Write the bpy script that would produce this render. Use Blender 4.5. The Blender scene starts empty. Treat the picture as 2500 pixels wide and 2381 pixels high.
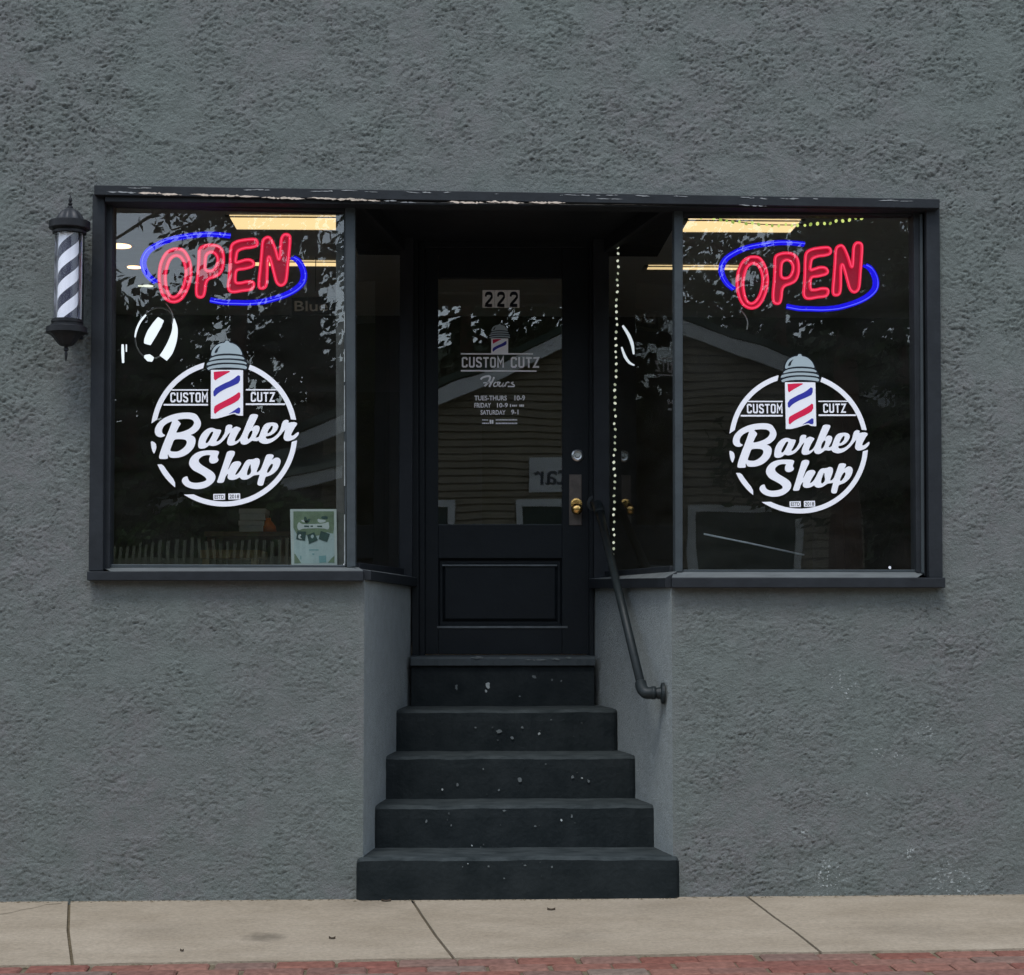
import bpy, math, random
import numpy as np
from mathutils import Vector, Matrix, geometry
random.seed(7)
rng = np.random.default_rng(11)
R = math.radians
scene = bpy.context.scene
COL = scene.collection

# ------------------------------------------------------------------ camera
F = 4568.5                       # focal length in photo pixels (2500 wide)
CAMLOC = Vector((0.0, -8.0, 1.2))
YAW, PITCH = math.atan(0.03), math.atan(0.0672)
cam_d = bpy.data.cameras.new('camera')
cam = bpy.data.objects.new('camera', cam_d)
COL.objects.link(cam)
cam.location = CAMLOC
cam.rotation_euler = (math.pi / 2 + PITCH, 0, -YAW)
cam_d.sensor_width = 36.0
cam_d.lens = 36.0 * F / 2500.0
cam_d.clip_start = 0.1
cam_d.clip_end = 2000
scene.camera = cam
RM = cam.rotation_euler.to_matrix()


def ray(px, py):
    return RM @ Vector(((px - 1250) / F, -(py - 1190.5) / F, -1.0))


def P(px, py, Y):
    """photo pixel -> world point on the vertical plane y = Y"""
    r = ray(px, py)
    return CAMLOC + r * ((Y - CAMLOC.y) / r.y)


K = 2500 / 1970.0


def D(x, y, Y):
    return P(x * K, y * K, Y)


# ------------------------------------------------------------------ materials
MATS = {}


def mat(name, col, rough=0.6, spec=0.3, metal=0.0, emit=None, estr=0.0, var=0.0, vscale=30.0, bump=0.0, bscale=60.0, col2=None, stretch=None):
    m = bpy.data.materials.new(name)
    m.use_nodes = True
    nt = m.node_tree
    b = nt.nodes['Principled BSDF']
    b.inputs['Base Color'].default_value = (*col, 1)
    b.inputs['Roughness'].default_value = rough
    b.inputs['Specular IOR Level'].default_value = spec
    b.inputs['Metallic'].default_value = metal
    if emit:
        b.inputs['Emission Color'].default_value = (*emit, 1)
        b.inputs['Emission Strength'].default_value = estr
    tc = nt.nodes.new('ShaderNodeTexCoord')
    vec = tc.outputs['Object']
    if stretch:
        mp = nt.nodes.new('ShaderNodeMapping')
        mp.inputs['Scale'].default_value = stretch
        nt.links.new(vec, mp.inputs['Vector'])
        vec = mp.outputs['Vector']
    if var or col2:
        n = nt.nodes.new('ShaderNodeTexNoise')
        n.inputs['Scale'].default_value = vscale
        n.inputs['Detail'].default_value = 6
        n.inputs['Roughness'].default_value = 0.65
        nt.links.new(vec, n.inputs['Vector'])
        ramp = nt.nodes.new('ShaderNodeMapRange')
        ramp.inputs['From Min'].default_value = 0.3
        ramp.inputs['From Max'].default_value = 0.7
        nt.links.new(n.outputs['Fac'], ramp.inputs['Value'])
        mix = nt.nodes.new('ShaderNodeMix')
        mix.data_type = 'RGBA'
        c2 = col2 if col2 else tuple(min(1, c * (1 + var)) for c in col)
        c1 = col if col2 else tuple(c * (1 - var) for c in col)
        mix.inputs['A'].default_value = (*c1, 1)
        mix.inputs['B'].default_value = (*c2, 1)
        nt.links.new(ramp.outputs['Result'], mix.inputs['Factor'])
        nt.links.new(mix.outputs['Result'], b.inputs['Base Color'])
    if bump:
        n2 = nt.nodes.new('ShaderNodeTexNoise')
        n2.inputs['Scale'].default_value = bscale
        n2.inputs['Detail'].default_value = 5
        nt.links.new(vec, n2.inputs['Vector'])
        bp = nt.nodes.new('ShaderNodeBump')
        bp.inputs['Strength'].default_value = 1.0
        bp.inputs['Distance'].default_value = bump
        nt.links.new(n2.outputs['Fac'], bp.inputs['Height'])
        nt.links.new(bp.outputs['Normal'], b.inputs['Normal'])
    MATS[name] = m
    return m


def emission(name, col, s):
    m = bpy.data.materials.new(name)
    m.use_nodes = True
    nt = m.node_tree
    nt.nodes.remove(nt.nodes['Principled BSDF'])
    e = nt.nodes.new('ShaderNodeEmission')
    e.inputs['Color'].default_value = (*col, 1)
    e.inputs['Strength'].default_value = s
    nt.links.new(e.outputs[0], nt.nodes['Material Output'].inputs['Surface'])
    MATS[name] = m
    return m


def glass_mat(name, tint, ior, wave=.0009):
    m = bpy.data.materials.new(name)
    m.use_nodes = True
    nt = m.node_tree
    nt.nodes.remove(nt.nodes['Principled BSDF'])
    t = nt.nodes.new('ShaderNodeBsdfTransparent')
    t.inputs['Color'].default_value = (*tint, 1)
    g = nt.nodes.new('ShaderNodeBsdfGlossy')
    g.inputs['Roughness'].default_value = 0.0
    g.inputs['Color'].default_value = (0.95, 0.98, 0.97, 1)
    # two-sided Schlick reflectance of a thin pane
    ge = nt.nodes.new('ShaderNodeNewGeometry')
    dt = nt.nodes.new('ShaderNodeVectorMath')
    dt.operation = 'DOT_PRODUCT'
    nt.links.new(ge.outputs['Normal'], dt.inputs[0])
    nt.links.new(ge.outputs['Incoming'], dt.inputs[1])

    def mt(op, a, b=None):
        n_ = nt.nodes.new('ShaderNodeMath')
        n_.operation = op
        for i_, v_ in enumerate((a, b)):
            if v_ is None:
                continue
            if isinstance(v_, (int, float)):
                n_.inputs[i_].default_value = v_
            else:
                nt.links.new(v_, n_.inputs[i_])
        return n_.outputs[0]
    r0 = ((ior - 1) / (ior + 1)) ** 2
    fac = mt('ADD', mt('MULTIPLY', mt('POWER', mt('SUBTRACT', 1.0, mt('ABSOLUTE', dt.outputs['Value'])), 5.0), 1 - r0), r0)
    # old plate glass: very slight waviness
    tc = nt.nodes.new('ShaderNodeTexCoord')
    n = nt.nodes.new('ShaderNodeTexNoise')
    n.inputs['Scale'].default_value = 2.2
    n.inputs['Detail'].default_value = 1
    nt.links.new(tc.outputs['Object'], n.inputs['Vector'])
    bp = nt.nodes.new('ShaderNodeBump')
    bp.inputs['Distance'].default_value = wave
    bp.inputs['Strength'].default_value = 1
    nt.links.new(n.outputs['Fac'], bp.inputs['Height'])
    nt.links.new(bp.outputs['Normal'], g.inputs['Normal'])
    # thin film of dust and wipe marks, a veil added to lift the black panes
    df = nt.nodes.new('ShaderNodeBsdfDiffuse')
    df.inputs['Color'].default_value = (.62, .66, .64, 1)
    mp = nt.nodes.new('ShaderNodeMapping')
    mp.inputs['Rotation'].default_value = (0, .5, 0)
    mp.inputs['Scale'].default_value = (1.5, 1, 5)
    nt.links.new(tc.outputs['Object'], mp.inputs['Vector'])
    n3 = nt.nodes.new('ShaderNodeTexNoise')
    n3.inputs['Scale'].default_value = 2.5
    n3.inputs['Detail'].default_value = 6
    nt.links.new(mp.outputs[0], n3.inputs['Vector'])
    dust = nt.nodes.new('ShaderNodeMapRange')
    dust.inputs['From Min'].default_value = .35
    dust.inputs['From Max'].default_value = .75
    dust.inputs['To Min'].default_value = .004
    dust.inputs['To Max'].default_value = .016
    nt.links.new(n3.outputs['Fac'], dust.inputs['Value'])
    md = nt.nodes.new('ShaderNodeMixShader')
    nt.links.new(dust.outputs['Result'], md.inputs[0])
    nt.links.new(t.outputs[0], md.inputs[1])
    nt.links.new(df.outputs[0], md.inputs[2])
    mx = nt.nodes.new('ShaderNodeMixShader')
    nt.links.new(fac, mx.inputs[0])
    nt.links.new(md.outputs[0], mx.inputs[1])
    nt.links.new(g.outputs[0], mx.inputs[2])
    nt.links.new(mx.outputs[0], nt.nodes['Material Output'].inputs['Surface'])
    MATS[name] = m
    return m


def stucco_mat(name, c1, c2, specks):
    m = mat(name, c1, rough=0.88, spec=0.15)
    nt = m.node_tree
    b = nt.nodes['Principled BSDF']
    tc = nt.nodes.new('ShaderNodeTexCoord')

    def noise(scale, detail, rough=0.6):
        n = nt.nodes.new('ShaderNodeTexNoise')
        n.inputs['Scale'].default_value = scale
        n.inputs['Detail'].default_value = detail
        n.inputs['Roughness'].default_value = rough
        nt.links.new(tc.outputs['Object'], n.inputs['Vector'])
        return n

    def rng_(sock, a, b_):
        r = nt.nodes.new('ShaderNodeMapRange')
        r.inputs['From Min'].default_value = a
        r.inputs['From Max'].default_value = b_
        nt.links.new(sock, r.inputs['Value'])
        return r.outputs['Result']

    def mixc(fac, a, b_):
        x = nt.nodes.new('ShaderNodeMix')
        x.data_type = 'RGBA'
        if fac is not None:
            nt.links.new(fac, x.inputs['Factor'])
        for k, v in (('A', a), ('B', b_)):
            if isinstance(v, tuple):
                x.inputs[k].default_value = (*v, 1)
            else:
                nt.links.new(v, x.inputs[k])
        return x.outputs['Result']
    big = noise(1.7, 3)
    c = mixc(rng_(big.outputs['Fac'], .38, .62), c1, c2)
    mid = noise(14, 6, .7)
    dark = tuple(v * .8 for v in c1)
    c = mixc(rng_(mid.outputs['Fac'], .62, .28), c, dark)
    fine = noise(160, 3)
    lite = tuple(v * 1.22 for v in c1)
    c = mixc(rng_(fine.outputs['Fac'], .56, .72), c, lite)
    if specks:
        # flaked paint: pale specks, near a few worn places
        tot = None
        for (p, rad) in specks:
            vd = nt.nodes.new('ShaderNodeVectorMath')
            vd.operation = 'DISTANCE'
            nt.links.new(tc.outputs['Object'], vd.inputs[0])
            vd.inputs[1].default_value = p
            f = rng_(vd.outputs['Value'], rad, rad * .2)
            if tot is None:
                tot = f
            else:
                a = nt.nodes.new('ShaderNodeMath')
                a.operation = 'MAXIMUM'
                nt.links.new(tot, a.inputs[0])
                nt.links.new(f, a.inputs[1])
                tot = a.outputs[0]
        sp = noise(75, 2)
        s = rng_(sp.outputs['Fac'], .60, .64)
        mu = nt.nodes.new('ShaderNodeMath')
        mu.operation = 'MULTIPLY'
        nt.links.new(tot, mu.inputs[0])
        nt.links.new(s, mu.inputs[1])
        c = mixc(mu.outputs[0], c, (.42, .45, .44))
    nt.links.new(c, b.inputs['Base Color'])
    bn = noise(150, 6, .8)
    bn2 = noise(60, 4, .7)
    ad = nt.nodes.new('ShaderNodeMath')
    ad.operation = 'MULTIPLY_ADD'
    nt.links.new(bn2.outputs['Fac'], ad.inputs[0])
    ad.inputs[1].default_value = 1.5
    nt.links.new(bn.outputs['Fac'], ad.inputs[2])
    bp = nt.nodes.new('ShaderNodeBump')
    bp.inputs['Strength'].default_value = .8
    bp.inputs['Distance'].default_value = .007
    nt.links.new(ad.outputs[0], bp.inputs['Height'])
    nt.links.new(bp.outputs['Normal'], b.inputs['Normal'])
    return m


# ------------------------------------------------------------------ builders
ORIG = {}


def props(o, label=None, cat=None, group=None, kind=None):
    if label:
        o['label'] = label
    if cat:
        o['category'] = cat
    if group:
        o['group'] = group
    if kind:
        o['kind'] = kind
    return o


def empty(name, loc, label, cat, group=None):
    o = bpy.data.objects.new(name, None)
    COL.objects.link(o)
    o.location = loc
    o.empty_display_size = .05
    ORIG[o] = Vector(loc)
    return props(o, label, cat, group)


def link(name, me, mats, parent=None, smooth=False):
    for m in (mats if isinstance(mats, (list, tuple)) else [mats]):
        me.materials.append(m)
    o = bpy.data.objects.new(name, me)
    COL.objects.link(o)
    if parent is not None:
        o.parent = parent
        ORIG[o] = ORIG[parent]
    if smooth:
        me.polygons.foreach_set('use_smooth', [True] * len(me.polygons))
    return o


class MB:
    """collects world-space verts and faces for ONE mesh"""

    def __init__(self):
        self.v, self.f, self.mi = [], [], []

    def add(self, vs, fs, mi=0):
        n = len(self.v)
        self.v += [Vector(p) for p in vs]
        self.f += [tuple(i + n for i in f) for f in fs]
        self.mi += [mi] * len(fs)
        return self

    def hexa(self, a, b, mi=0):
        """two matching quads a (front) and b (back)"""
        return self.add(list(a) + list(b), [(0, 1, 2, 3), (7, 6, 5, 4), (0, 4, 5, 1), (1, 5, 6, 2), (2, 6, 7, 3), (3, 7, 4, 0)], mi)

    def box(self, x0, x1, y0, y1, z0, z1, mi=0):
        a = [(x0, y0, z0), (x1, y0, z0), (x1, y0, z1), (x0, y0, z1)]
        return self.hexa(a, [(p[0], y1, p[2]) for p in a], mi)

    def slab(self, px, Yf, Yb, mi=0):
        """quad of D pixels unprojected at Yf and pushed back to Yb"""
        a = [D(x, y, Yf) for x, y in px]
        return self.hexa(a, [Vector((p.x, Yb, p.z)) for p in a], mi)

    def rect(self, x0, y0, x1, y1, Yf, Yb, mi=0):
        return self.slab([(x0, y0), (x0, y1), (x1, y1), (x1, y0)], Yf, Yb, mi)

    def tube(self, pts, r, n=10, closed=False, mi=0, caps=True):
        pts = [Vector(p) for p in pts]
        N = len(pts)
        vs, fs = [], []
        up = None
        for i, p in enumerate(pts):
            if closed:
                t = pts[(i + 1) % N] - pts[i - 1]
            else:
                t = pts[min(i + 1, N - 1)] - pts[max(i - 1, 0)]
            t.normalize()
            if up is None:
                up = Vector((0, 1, 0)) if abs(t.y) < .9 else Vector((1, 0, 0))
            up = (up - t * up.dot(t)).normalized()
            s = t.cross(up)
            rr = r[i] if isinstance(r, (list, tuple)) else r
            for k in range(n):
                a = 2 * math.pi * k / n
                vs.append(p + (up * math.cos(a) + s * math.sin(a)) * rr)
        for i in range(N if closed else N - 1):
            j = (i + 1) % N
            for k in range(n):
                fs.append((i * n + k, i * n + (k + 1) % n, j * n + (k + 1) % n, j * n + k))
        if caps and not closed:
            fs.append(tuple(range(n - 1, -1, -1)))
            fs.append(tuple((N - 1) * n + k for k in range(n)))
        return self.add(vs, fs, mi)

    def lathe(self, c, prof, n=28, axis=(0, 0, 1), flute=0, mi=0):
        c = Vector(c)
        ax = Vector(axis).normalized()
        u = ax.orthogonal().normalized()
        w = ax.cross(u)
        vs, fs = [], []
        for (r, h) in prof:
            for k in range(n):
                a = 2 * math.pi * k / n
                rr = r * (1 - flute * (0.5 - 0.5 * math.cos(a * 8))) if flute else r
                vs.append(c + ax * h + (u * math.cos(a) + w * math.sin(a)) * rr)
        for i in range(len(prof) - 1):
            for k in range(n):
                fs.append((i * n + k, i * n + (k + 1) % n, (i + 1) * n + (k + 1) % n, (i + 1) * n + k))
        fs.append(tuple(range(n - 1, -1, -1)))
        fs.append(tuple((len(prof) - 1) * n + k for k in range(n)))
        return self.add(vs, fs, mi)

    def fill(self, contours, mi=0):
        """planar polygon with holes; contours of world points"""
        tris = geometry.tessellate_polygon(contours)
        flat = [p for c in contours for p in c]
        return self.add(flat, [tuple(t) for t in tris], mi)

    def build(self, name, mats, parent=None, smooth=False, bevel=0):
        o = ORIG[parent] if parent is not None else Vector((0, 0, 0))
        me = bpy.data.meshes.new(name)
        me.from_pydata([p - o for p in self.v], [], self.f)
        me.polygons.foreach_set('material_index', self.mi)
        ob = link(name, me, mats, parent, smooth)
        if bevel:
            b = ob.modifiers.new('bevel', 'BEVEL')
            b.width = bevel
            b.segments = 2
            b.limit_method = 'ANGLE'
        return ob


def copy_tree(o, parent=None):
    c = o.copy()
    COL.objects.link(c)
    if parent is not None:
        c.parent = parent
    for ch in list(o.children):
        copy_tree(ch, c)
    return c


def chaikin(pts, it=2, closed=True):
    pts = [Vector((p[0], p[1])) for p in pts]
    for _ in range(it):
        out = []
        n = len(pts)
        for i in range(n if closed else n - 1):
            a, b = pts[i], pts[(i + 1) % n]
            out += [a * .75 + b * .25, a * .25 + b * .75]
        if not closed:
            out = [pts[0]] + out + [pts[-1]]
        pts = out
    return pts


def zoom(x0, y0, s):
    return lambda pts: [(x0 + a * s, y0 + b * s) for a, b in pts]


def crom(pts, n=6, closed=False):
    pts = [Vector(p) for p in pts]
    N = len(pts)
    out = []
    for i in range(N if closed else N - 1):
        if closed:
            p0, p1, p2, p3 = pts[i - 1], pts[i], pts[(i + 1) % N], pts[(i + 2) % N]
        else:
            p0, p1, p2, p3 = pts[max(i - 1, 0)], pts[i], pts[i + 1], pts[min(i + 2, N - 1)]
        for k in range(n):
            t = k / n
            out.append(.5 * ((2 * p1) + (p2 - p0) * t + (2 * p0 - 5 * p1 + 4 * p2 - p3) * t * t + (3 * p1 - p0 - 3 * p2 + p3) * t ** 3))
    if not closed:
        out.append(pts[-1])
    return out


def ribbon(pts, t, closed=False):
    """mitred strip of width t along a 2-D polyline -> list of quads"""
    pts = [Vector(p) for p in pts]
    N = len(pts)
    L, Rr = [], []
    for i in range(N):
        if closed or 0 < i < N - 1:
            a = (pts[i] - pts[i - 1]).normalized()
            b = (pts[(i + 1) % N] - pts[i]).normalized()
        elif i == 0:
            a = b = (pts[1] - pts[0]).normalized()
        else:
            a = b = (pts[-1] - pts[-2]).normalized()
        na, nb = Vector((-a.y, a.x)), Vector((-b.y, b.x))
        m = (na + nb)
        m.normalize()
        k = t / 2 / max(.45, m.dot(na))
        L.append(pts[i] + m * k)
        Rr.append(pts[i] - m * k)
    q = []
    for i in range(N if closed else N - 1):
        j = (i + 1) % N
        q.append([L[i], L[j], Rr[j], Rr[i]])
    return q


_a = .085
GL = {
    'C': (.6, [[(.6 - _a, .70), (.6 - _a, .84), (.6 - _a - .08, 1 - _a), (_a + .08, 1 - _a), (_a, .84), (_a, .16), (_a + .08, _a), (.6 - _a - .08, _a), (.6 - _a, .16), (.6 - _a, .30)]]),
    'U': (.6, [[(_a, 1), (_a, .17), (_a + .09, _a), (.6 - _a - .09, _a), (.6 - _a, .17), (.6 - _a, 1)]]),
    'S': (.6, [[(.6 - _a, .72), (.6 - _a, .84), (.6 - _a - .08, 1 - _a), (_a + .08, 1 - _a), (_a, .84), (_a, .66), (_a + .1, .55), (.6 - _a - .1, .46), (.6 - _a, .35), (.6 - _a, .16), (.6 - _a - .08, _a), (_a + .08, _a), (_a, .16), (_a, .28)]]),
    'T': (.58, [[(0, 1 - _a), (.58, 1 - _a)], [(.29, 1 - 2 * _a), (.29, 0)]]),
    'O': (.6, 'O'),
    'M': (.7, [[(_a, 0), (_a, .98), (.35, .42), (.7 - _a, .98), (.7 - _a, 0)]]),
    'Z': (.6, [[(0.02, 1 - _a), (.6 - _a, 1 - _a), (_a, _a), (.58, _a)]]),
    ' ': (.45, []),
}


def block_text(s, x0, y0, x1, y1):
    """octagonal capitals fitted to a photo-pixel box -> list of px quads"""
    gap = .13
    tot = sum(GL[c][0] + gap for c in s) - gap
    sx, sy = (x1 - x0) / tot, (y1 - y0)
    out, x = [], 0
    for c in s:
        w, st = GL[c]
        if st == 'O':
            qs = ribbon([(_a, .16), (_a + .08, _a), (w - _a - .08, _a), (w - _a, .16), (w - _a, .84), (w - _a - .08, 1 - _a), (_a + .08, 1 - _a), (_a, .84)], 2 * _a, True)
        else:
            qs = [q for p in st for q in ribbon(p, 2 * _a)]
        for q in qs:
            out.append([(x0 + (x + p.x) * sx, y1 - p.y * sy) for p in q])
        x += w + gap
    return out


def font_polys(s, x0, y0, x1, y1, bold=0.0, shear=0.0):
    """built-in font fitted to a photo-pixel box -> (px verts, faces)"""
    cu = bpy.data.curves.new('text', 'FONT')
    cu.body = s
    cu.offset = bold
    cu.shear = shear
    cu.resolution_u = 3
    o = bpy.data.objects.new('text', cu)
    COL.objects.link(o)
    bpy.context.view_layer.update()
    me = bpy.data.meshes.new_from_object(o.evaluated_get(bpy.context.evaluated_depsgraph_get()))
    bpy.data.objects.remove(o)
    vs = [(v.co.x, v.co.y) for v in me.vertices]
    fs = [tuple(p.vertices) for p in me.polygons]
    bpy.data.meshes.remove(me)
    ax, bx = min(v[0] for v in vs), max(v[0] for v in vs)
    ay, by = min(v[1] for v in vs), max(v[1] for v in vs)
    vs = [(x0 + (v[0] - ax) / (bx - ax) * (x1 - x0), y1 - (v[1] - ay) / (by - ay) * (y1 - y0)) for v in vs]
    return vs, fs


class Decal(MB):
    """thin film: flat shapes in photo pixels laid on the plane y = Y"""

    def __init__(self, Y):
        super().__init__()
        self.Y = Y

    def shape(self, contours, layer=0, mi=0, it=2):
        cs = [[P(p[0], p[1], self.Y - layer * .0006) for p in (chaikin(c, it) if it else c)] for c in contours]
        return self.fill(cs, mi)

    def quads(self, qs, layer=0, mi=0):
        for q in qs:
            self.add([P(p[0], p[1], self.Y - layer * .0006) for p in q], [tuple(range(len(q)))], mi)
        return self

    def text(self, s, x0, y0, x1, y1, layer=0, mi=0, bold=0.0, shear=0.0):
        vs, fs = font_polys(s, x0, y0, x1, y1, bold, shear)
        return self.add([P(v[0], v[1], self.Y - layer * .0006) for v in vs], fs, mi)


# ------------------------------------------------------------------ numpy noise
def perlin(x, y, seed):
    g = np.random.default_rng(seed)
    perm = g.permutation(512)
    ang = g.random(512) * 2 * np.pi
    gx, gy = np.cos(ang), np.sin(ang)
    xi, yi = np.floor(x).astype(int), np.floor(y).astype(int)
    xf, yf = x - xi, y - yi
    u, v = xf ** 3 * (xf * (xf * 6 - 15) + 10), yf ** 3 * (yf * (yf * 6 - 15) + 10)

    def gr(ix, iy, dx, dy):
        h = perm[(perm[ix % 512] + iy) % 512]
        return gx[h] * dx + gy[h] * dy
    a, b = gr(xi, yi, xf, yf), gr(xi + 1, yi, xf - 1, yf)
    c, d = gr(xi, yi + 1, xf, yf - 1), gr(xi + 1, yi + 1, xf - 1, yf - 1)
    return (a + u * (b - a)) + v * ((c + u * (d - c)) - (a + u * (b - a)))


def sstep(x, a, b):
    t = np.clip((x - a) / (b - a), 0, 1)
    return t * t * (3 - 2 * t)


def worley(x, z, seed):
    """rounded grains: height of the nearest random grain in a jittered grid"""
    g = np.random.default_rng(seed)
    N = 256
    jx, jz, rr, hh = (g.random((N, N)) for _ in range(4))
    xi, zi = np.floor(x).astype(int), np.floor(z).astype(int)
    out = np.zeros_like(x)
    for dx in (-1, 0, 1):
        for dz in (-1, 0, 1):
            a, b = (xi + dx) % N, (zi + dz) % N
            d = np.hypot(x - (xi + dx + jx[a, b]), z - (zi + dz + jz[a, b]))
            r = .35 + .45 * rr[a, b]
            q = np.clip(1 - (d / r) ** 2, 0, 1)
            out = np.maximum(out, (.25 + .75 * hh[a, b]) * np.sqrt(q))
    return out


def stucco_h(x, z):
    wx = x + .035 * perlin(x * 5, z * 5, 1) + .010 * perlin(x * 21, z * 21, 2)
    wz = z + .045 * perlin(x * 5 + 9, z * 5, 3) + .009 * perlin(x * 21, z * 21 + 5, 4)
    a = .6 * perlin(wx * 24, wz * 44, 5) + .8 * perlin(wx * 56, wz * 100, 6) + .8 * perlin(wx * 100, wz * 150, 7)
    s = np.tanh(1.5 * (a + .10))
    pit = np.clip(-a - .25, 0, 1)
    g1 = worley(wx * 48 + .3 * perlin(x * 60, z * 60, 15), wz * 76, 31)
    g2 = worley(wx * 92, wz * 125, 32)
    mask = .26 + .74 * sstep(perlin(wx * 3.6, wz * 4.6, 8) + .55 * perlin(wx * 9, wz * 11, 9), -.45, .08)
    mask = mask * (.82 + .3 * sstep(perlin(x * 1.1, z * 1.3, 14), -.3, .4))
    gm = sstep(perlin(wx * 7, wz * 9, 16), -.35, .25)
    broad = .5 * perlin(x * 3, z * 3.2, 10) + .30 * perlin(x * 8, z * 9, 12)
    # long drag marks of the trowel, at changing angles
    an = .5 * perlin(x * .9, z * .9, 17) * 3
    t = perlin((x * np.cos(an) + z * np.sin(an)) * 5, (-x * np.sin(an) + z * np.cos(an)) * 46, 18)
    drag = -np.clip(1 - np.abs(t) / .06, 0, 1) * sstep(perlin(x * 4, z * 4, 19), .12, .3)
    low = .62 + .38 * sstep(z, 1.3, 2.3)      # the plaster is flatter below the sills
    return low * mask * (.0034 * s - .014 * pit + gm * (.0066 * g1 + .0050 * g2)) + .0030 * drag + broad * .009


def patch(mb, quad, step, amp=1.0, edge=None):
    """displaced sheet over an (x, z) quad: corners bl, br, tr, tl on y = 0"""
    bl, br, tr, tl = [np.array(q, float) for q in quad]
    nx = max(2, int(np.linalg.norm(br - bl) / step))
    nz = max(2, int(np.linalg.norm(tl - bl) / step))
    u, v = np.meshgrid(np.linspace(0, 1, nx + 1), np.linspace(0, 1, nz + 1))
    X = (1 - v) * ((1 - u) * bl[0] + u * br[0]) + v * ((1 - u) * tl[0] + u * tr[0])
    Z = (1 - v) * ((1 - u) * bl[1] + u * br[1]) + v * ((1 - u) * tl[1] + u * tr[1])
    h = stucco_h(X, Z) * amp
    if edge is not None:
        h = h * edge(X, Z)
    idx = np.arange((nx + 1) * (nz + 1)).reshape(nz + 1, nx + 1)
    f = np.stack([idx[:-1, :-1], idx[:-1, 1:], idx[1:, 1:], idx[1:, :-1]], -1).reshape(-1, 4)
    mb.append((np.stack([X, -h, Z], -1).reshape(-1, 3), f))


def np_mesh(name, parts):
    V, Fc, n = [], [], 0
    for v, f in parts:
        V.append(v)
        Fc.append(f + n)
        n += len(v)
    V, Fc = np.concatenate(V), np.concatenate(Fc)
    me = bpy.data.meshes.new(name)
    me.vertices.add(len(V))
    me.vertices.foreach_set('co', V.astype(np.float32).ravel())
    me.loops.add(len(Fc) * 4)
    me.loops.foreach_set('vertex_index', Fc.astype(np.int32).ravel())
    me.polygons.add(len(Fc))
    me.polygons.foreach_set('loop_start', np.arange(0, len(Fc) * 4, 4, dtype=np.int32))
    me.polygons.foreach_set('loop_total', np.full(len(Fc), 4, dtype=np.int32))
    me.update(calc_edges=True)
    me.polygons.foreach_set('use_smooth', [True] * len(Fc))
    return me


# ------------------------------------------------------------------ palette
M_BLACK = mat('charcoal_paint', (.017, .020, .023), rough=.55, spec=.18, var=.22, vscale=9, bump=.0012, bscale=45)
M_DOORP = mat('door_paint', (.0095, .0125, .0145), rough=.5, spec=.15, var=.15, vscale=7, bump=.001, bscale=50)
M_STILE = mat('grey_post_paint', (.042, .052, .056), rough=.6, spec=.2, var=.15, vscale=12, bump=.001, bscale=50)
M_SILLT = mat('pale_sill_top', (.095, .105, .105), rough=.7, spec=.2, var=.25, vscale=25, bump=.001, bscale=80, stretch=(.3, 1, 1))
M_CHIP = mat('bare_wood_flake', (.52, .44, .36), rough=.8, spec=.1, var=.25, vscale=60)
M_CHIPG = mat('grey_primer_flake', (.26, .27, .27), rough=.8, spec=.1, var=.25, vscale=60)
M_BEAD = mat('putty_bead', (.28, .31, .31), rough=.6, var=.3, vscale=30)  # pale tone carries the highlight line at the pane edges
M_NOSE = mat('worn_highlit_tread_paint', (.015, .020, .021), rough=.8, spec=.10, col2=(.048, .057, .058), vscale=16, bump=.003, bscale=60, stretch=(.5, 1, 1))  # worn nosings and treads, with their highlights painted in as paler colour
M_STEP = mat('step_paint', (.006, .0095, .0105), rough=.72, spec=.12, col2=(.0165, .021, .022), vscale=7.5, bump=.003, bscale=55)
M_BARE = mat('bare_concrete_chip', (.33, .36, .35), rough=.85, var=.3, vscale=60)
M_SCUFF = mat('step_scuff', (.036, .043, .043), rough=.85, var=.4, vscale=70)
M_BAREDIM = mat('worn_step_chip', (.10, .115, .115), rough=.85, var=.3, vscale=60)
M_WHITE = mat('white_vinyl', (.80, .81, .84), rough=.45, spec=.3)
M_RED = mat('red_vinyl', (.62, .008, .06), rough=.45, spec=.3)
M_BLUE = mat('blue_vinyl', (.025, .03, .30), rough=.45, spec=.3)
M_VGREY = mat('grey_vinyl', (.33, .40, .42), rough=.45, spec=.3)
M_VDARK = mat('black_vinyl', (.010, .014, .020), rough=.5, spec=.2)
M_PIPE = mat('black_iron_pipe', (.014, .019, .020), rough=.5, spec=.25, var=.25, vscale=30, bump=.0008, bscale=90)
M_CAST = mat('cast_black_metal', (.010, .011, .013), rough=.5, spec=.25, bump=.0006, bscale=70)
M_BRASS = mat('brass', (.78, .48, .16), rough=.22, metal=1.0)
M_BRONZE = mat('aged_bronze_plate', (.10, .085, .072), rough=.55, spec=.4, metal=.2, var=.3, vscale=25)
M_STEEL = mat('steel_lock', (.55, .56, .55), rough=.28, metal=1.0)
M_PLATE = mat('number_plate_white', (.85, .88, .86), rough=.5, var=.08, vscale=40)
G_WIN = glass_mat('plate_glass', (.90, .93, .92), 1.72)
G_SIDE = glass_mat('side_glass', (.80, .84, .82), 1.42)
G_TUBE = glass_mat('clear_cylinder', (.95, .96, .97), 1.5)
N_RED = emission('red_neon', (.80, .014, .060), .50)
N_CORE = emission('red_neon_core', (1.0, .075, .165), .56)
N_BCORE = emission('blue_neon_core', (.10, .12, 1.0), 0.817)
N_BLUE = emission('blue_neon', (.010, .005, .80), .48)
M_NBACK = mat('red_glow_plate', (.18, .006, .025), rough=.4, emit=(.30, .0, .02), estr=.30)  # weak emission imitates neon glow falling between the tubes
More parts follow.
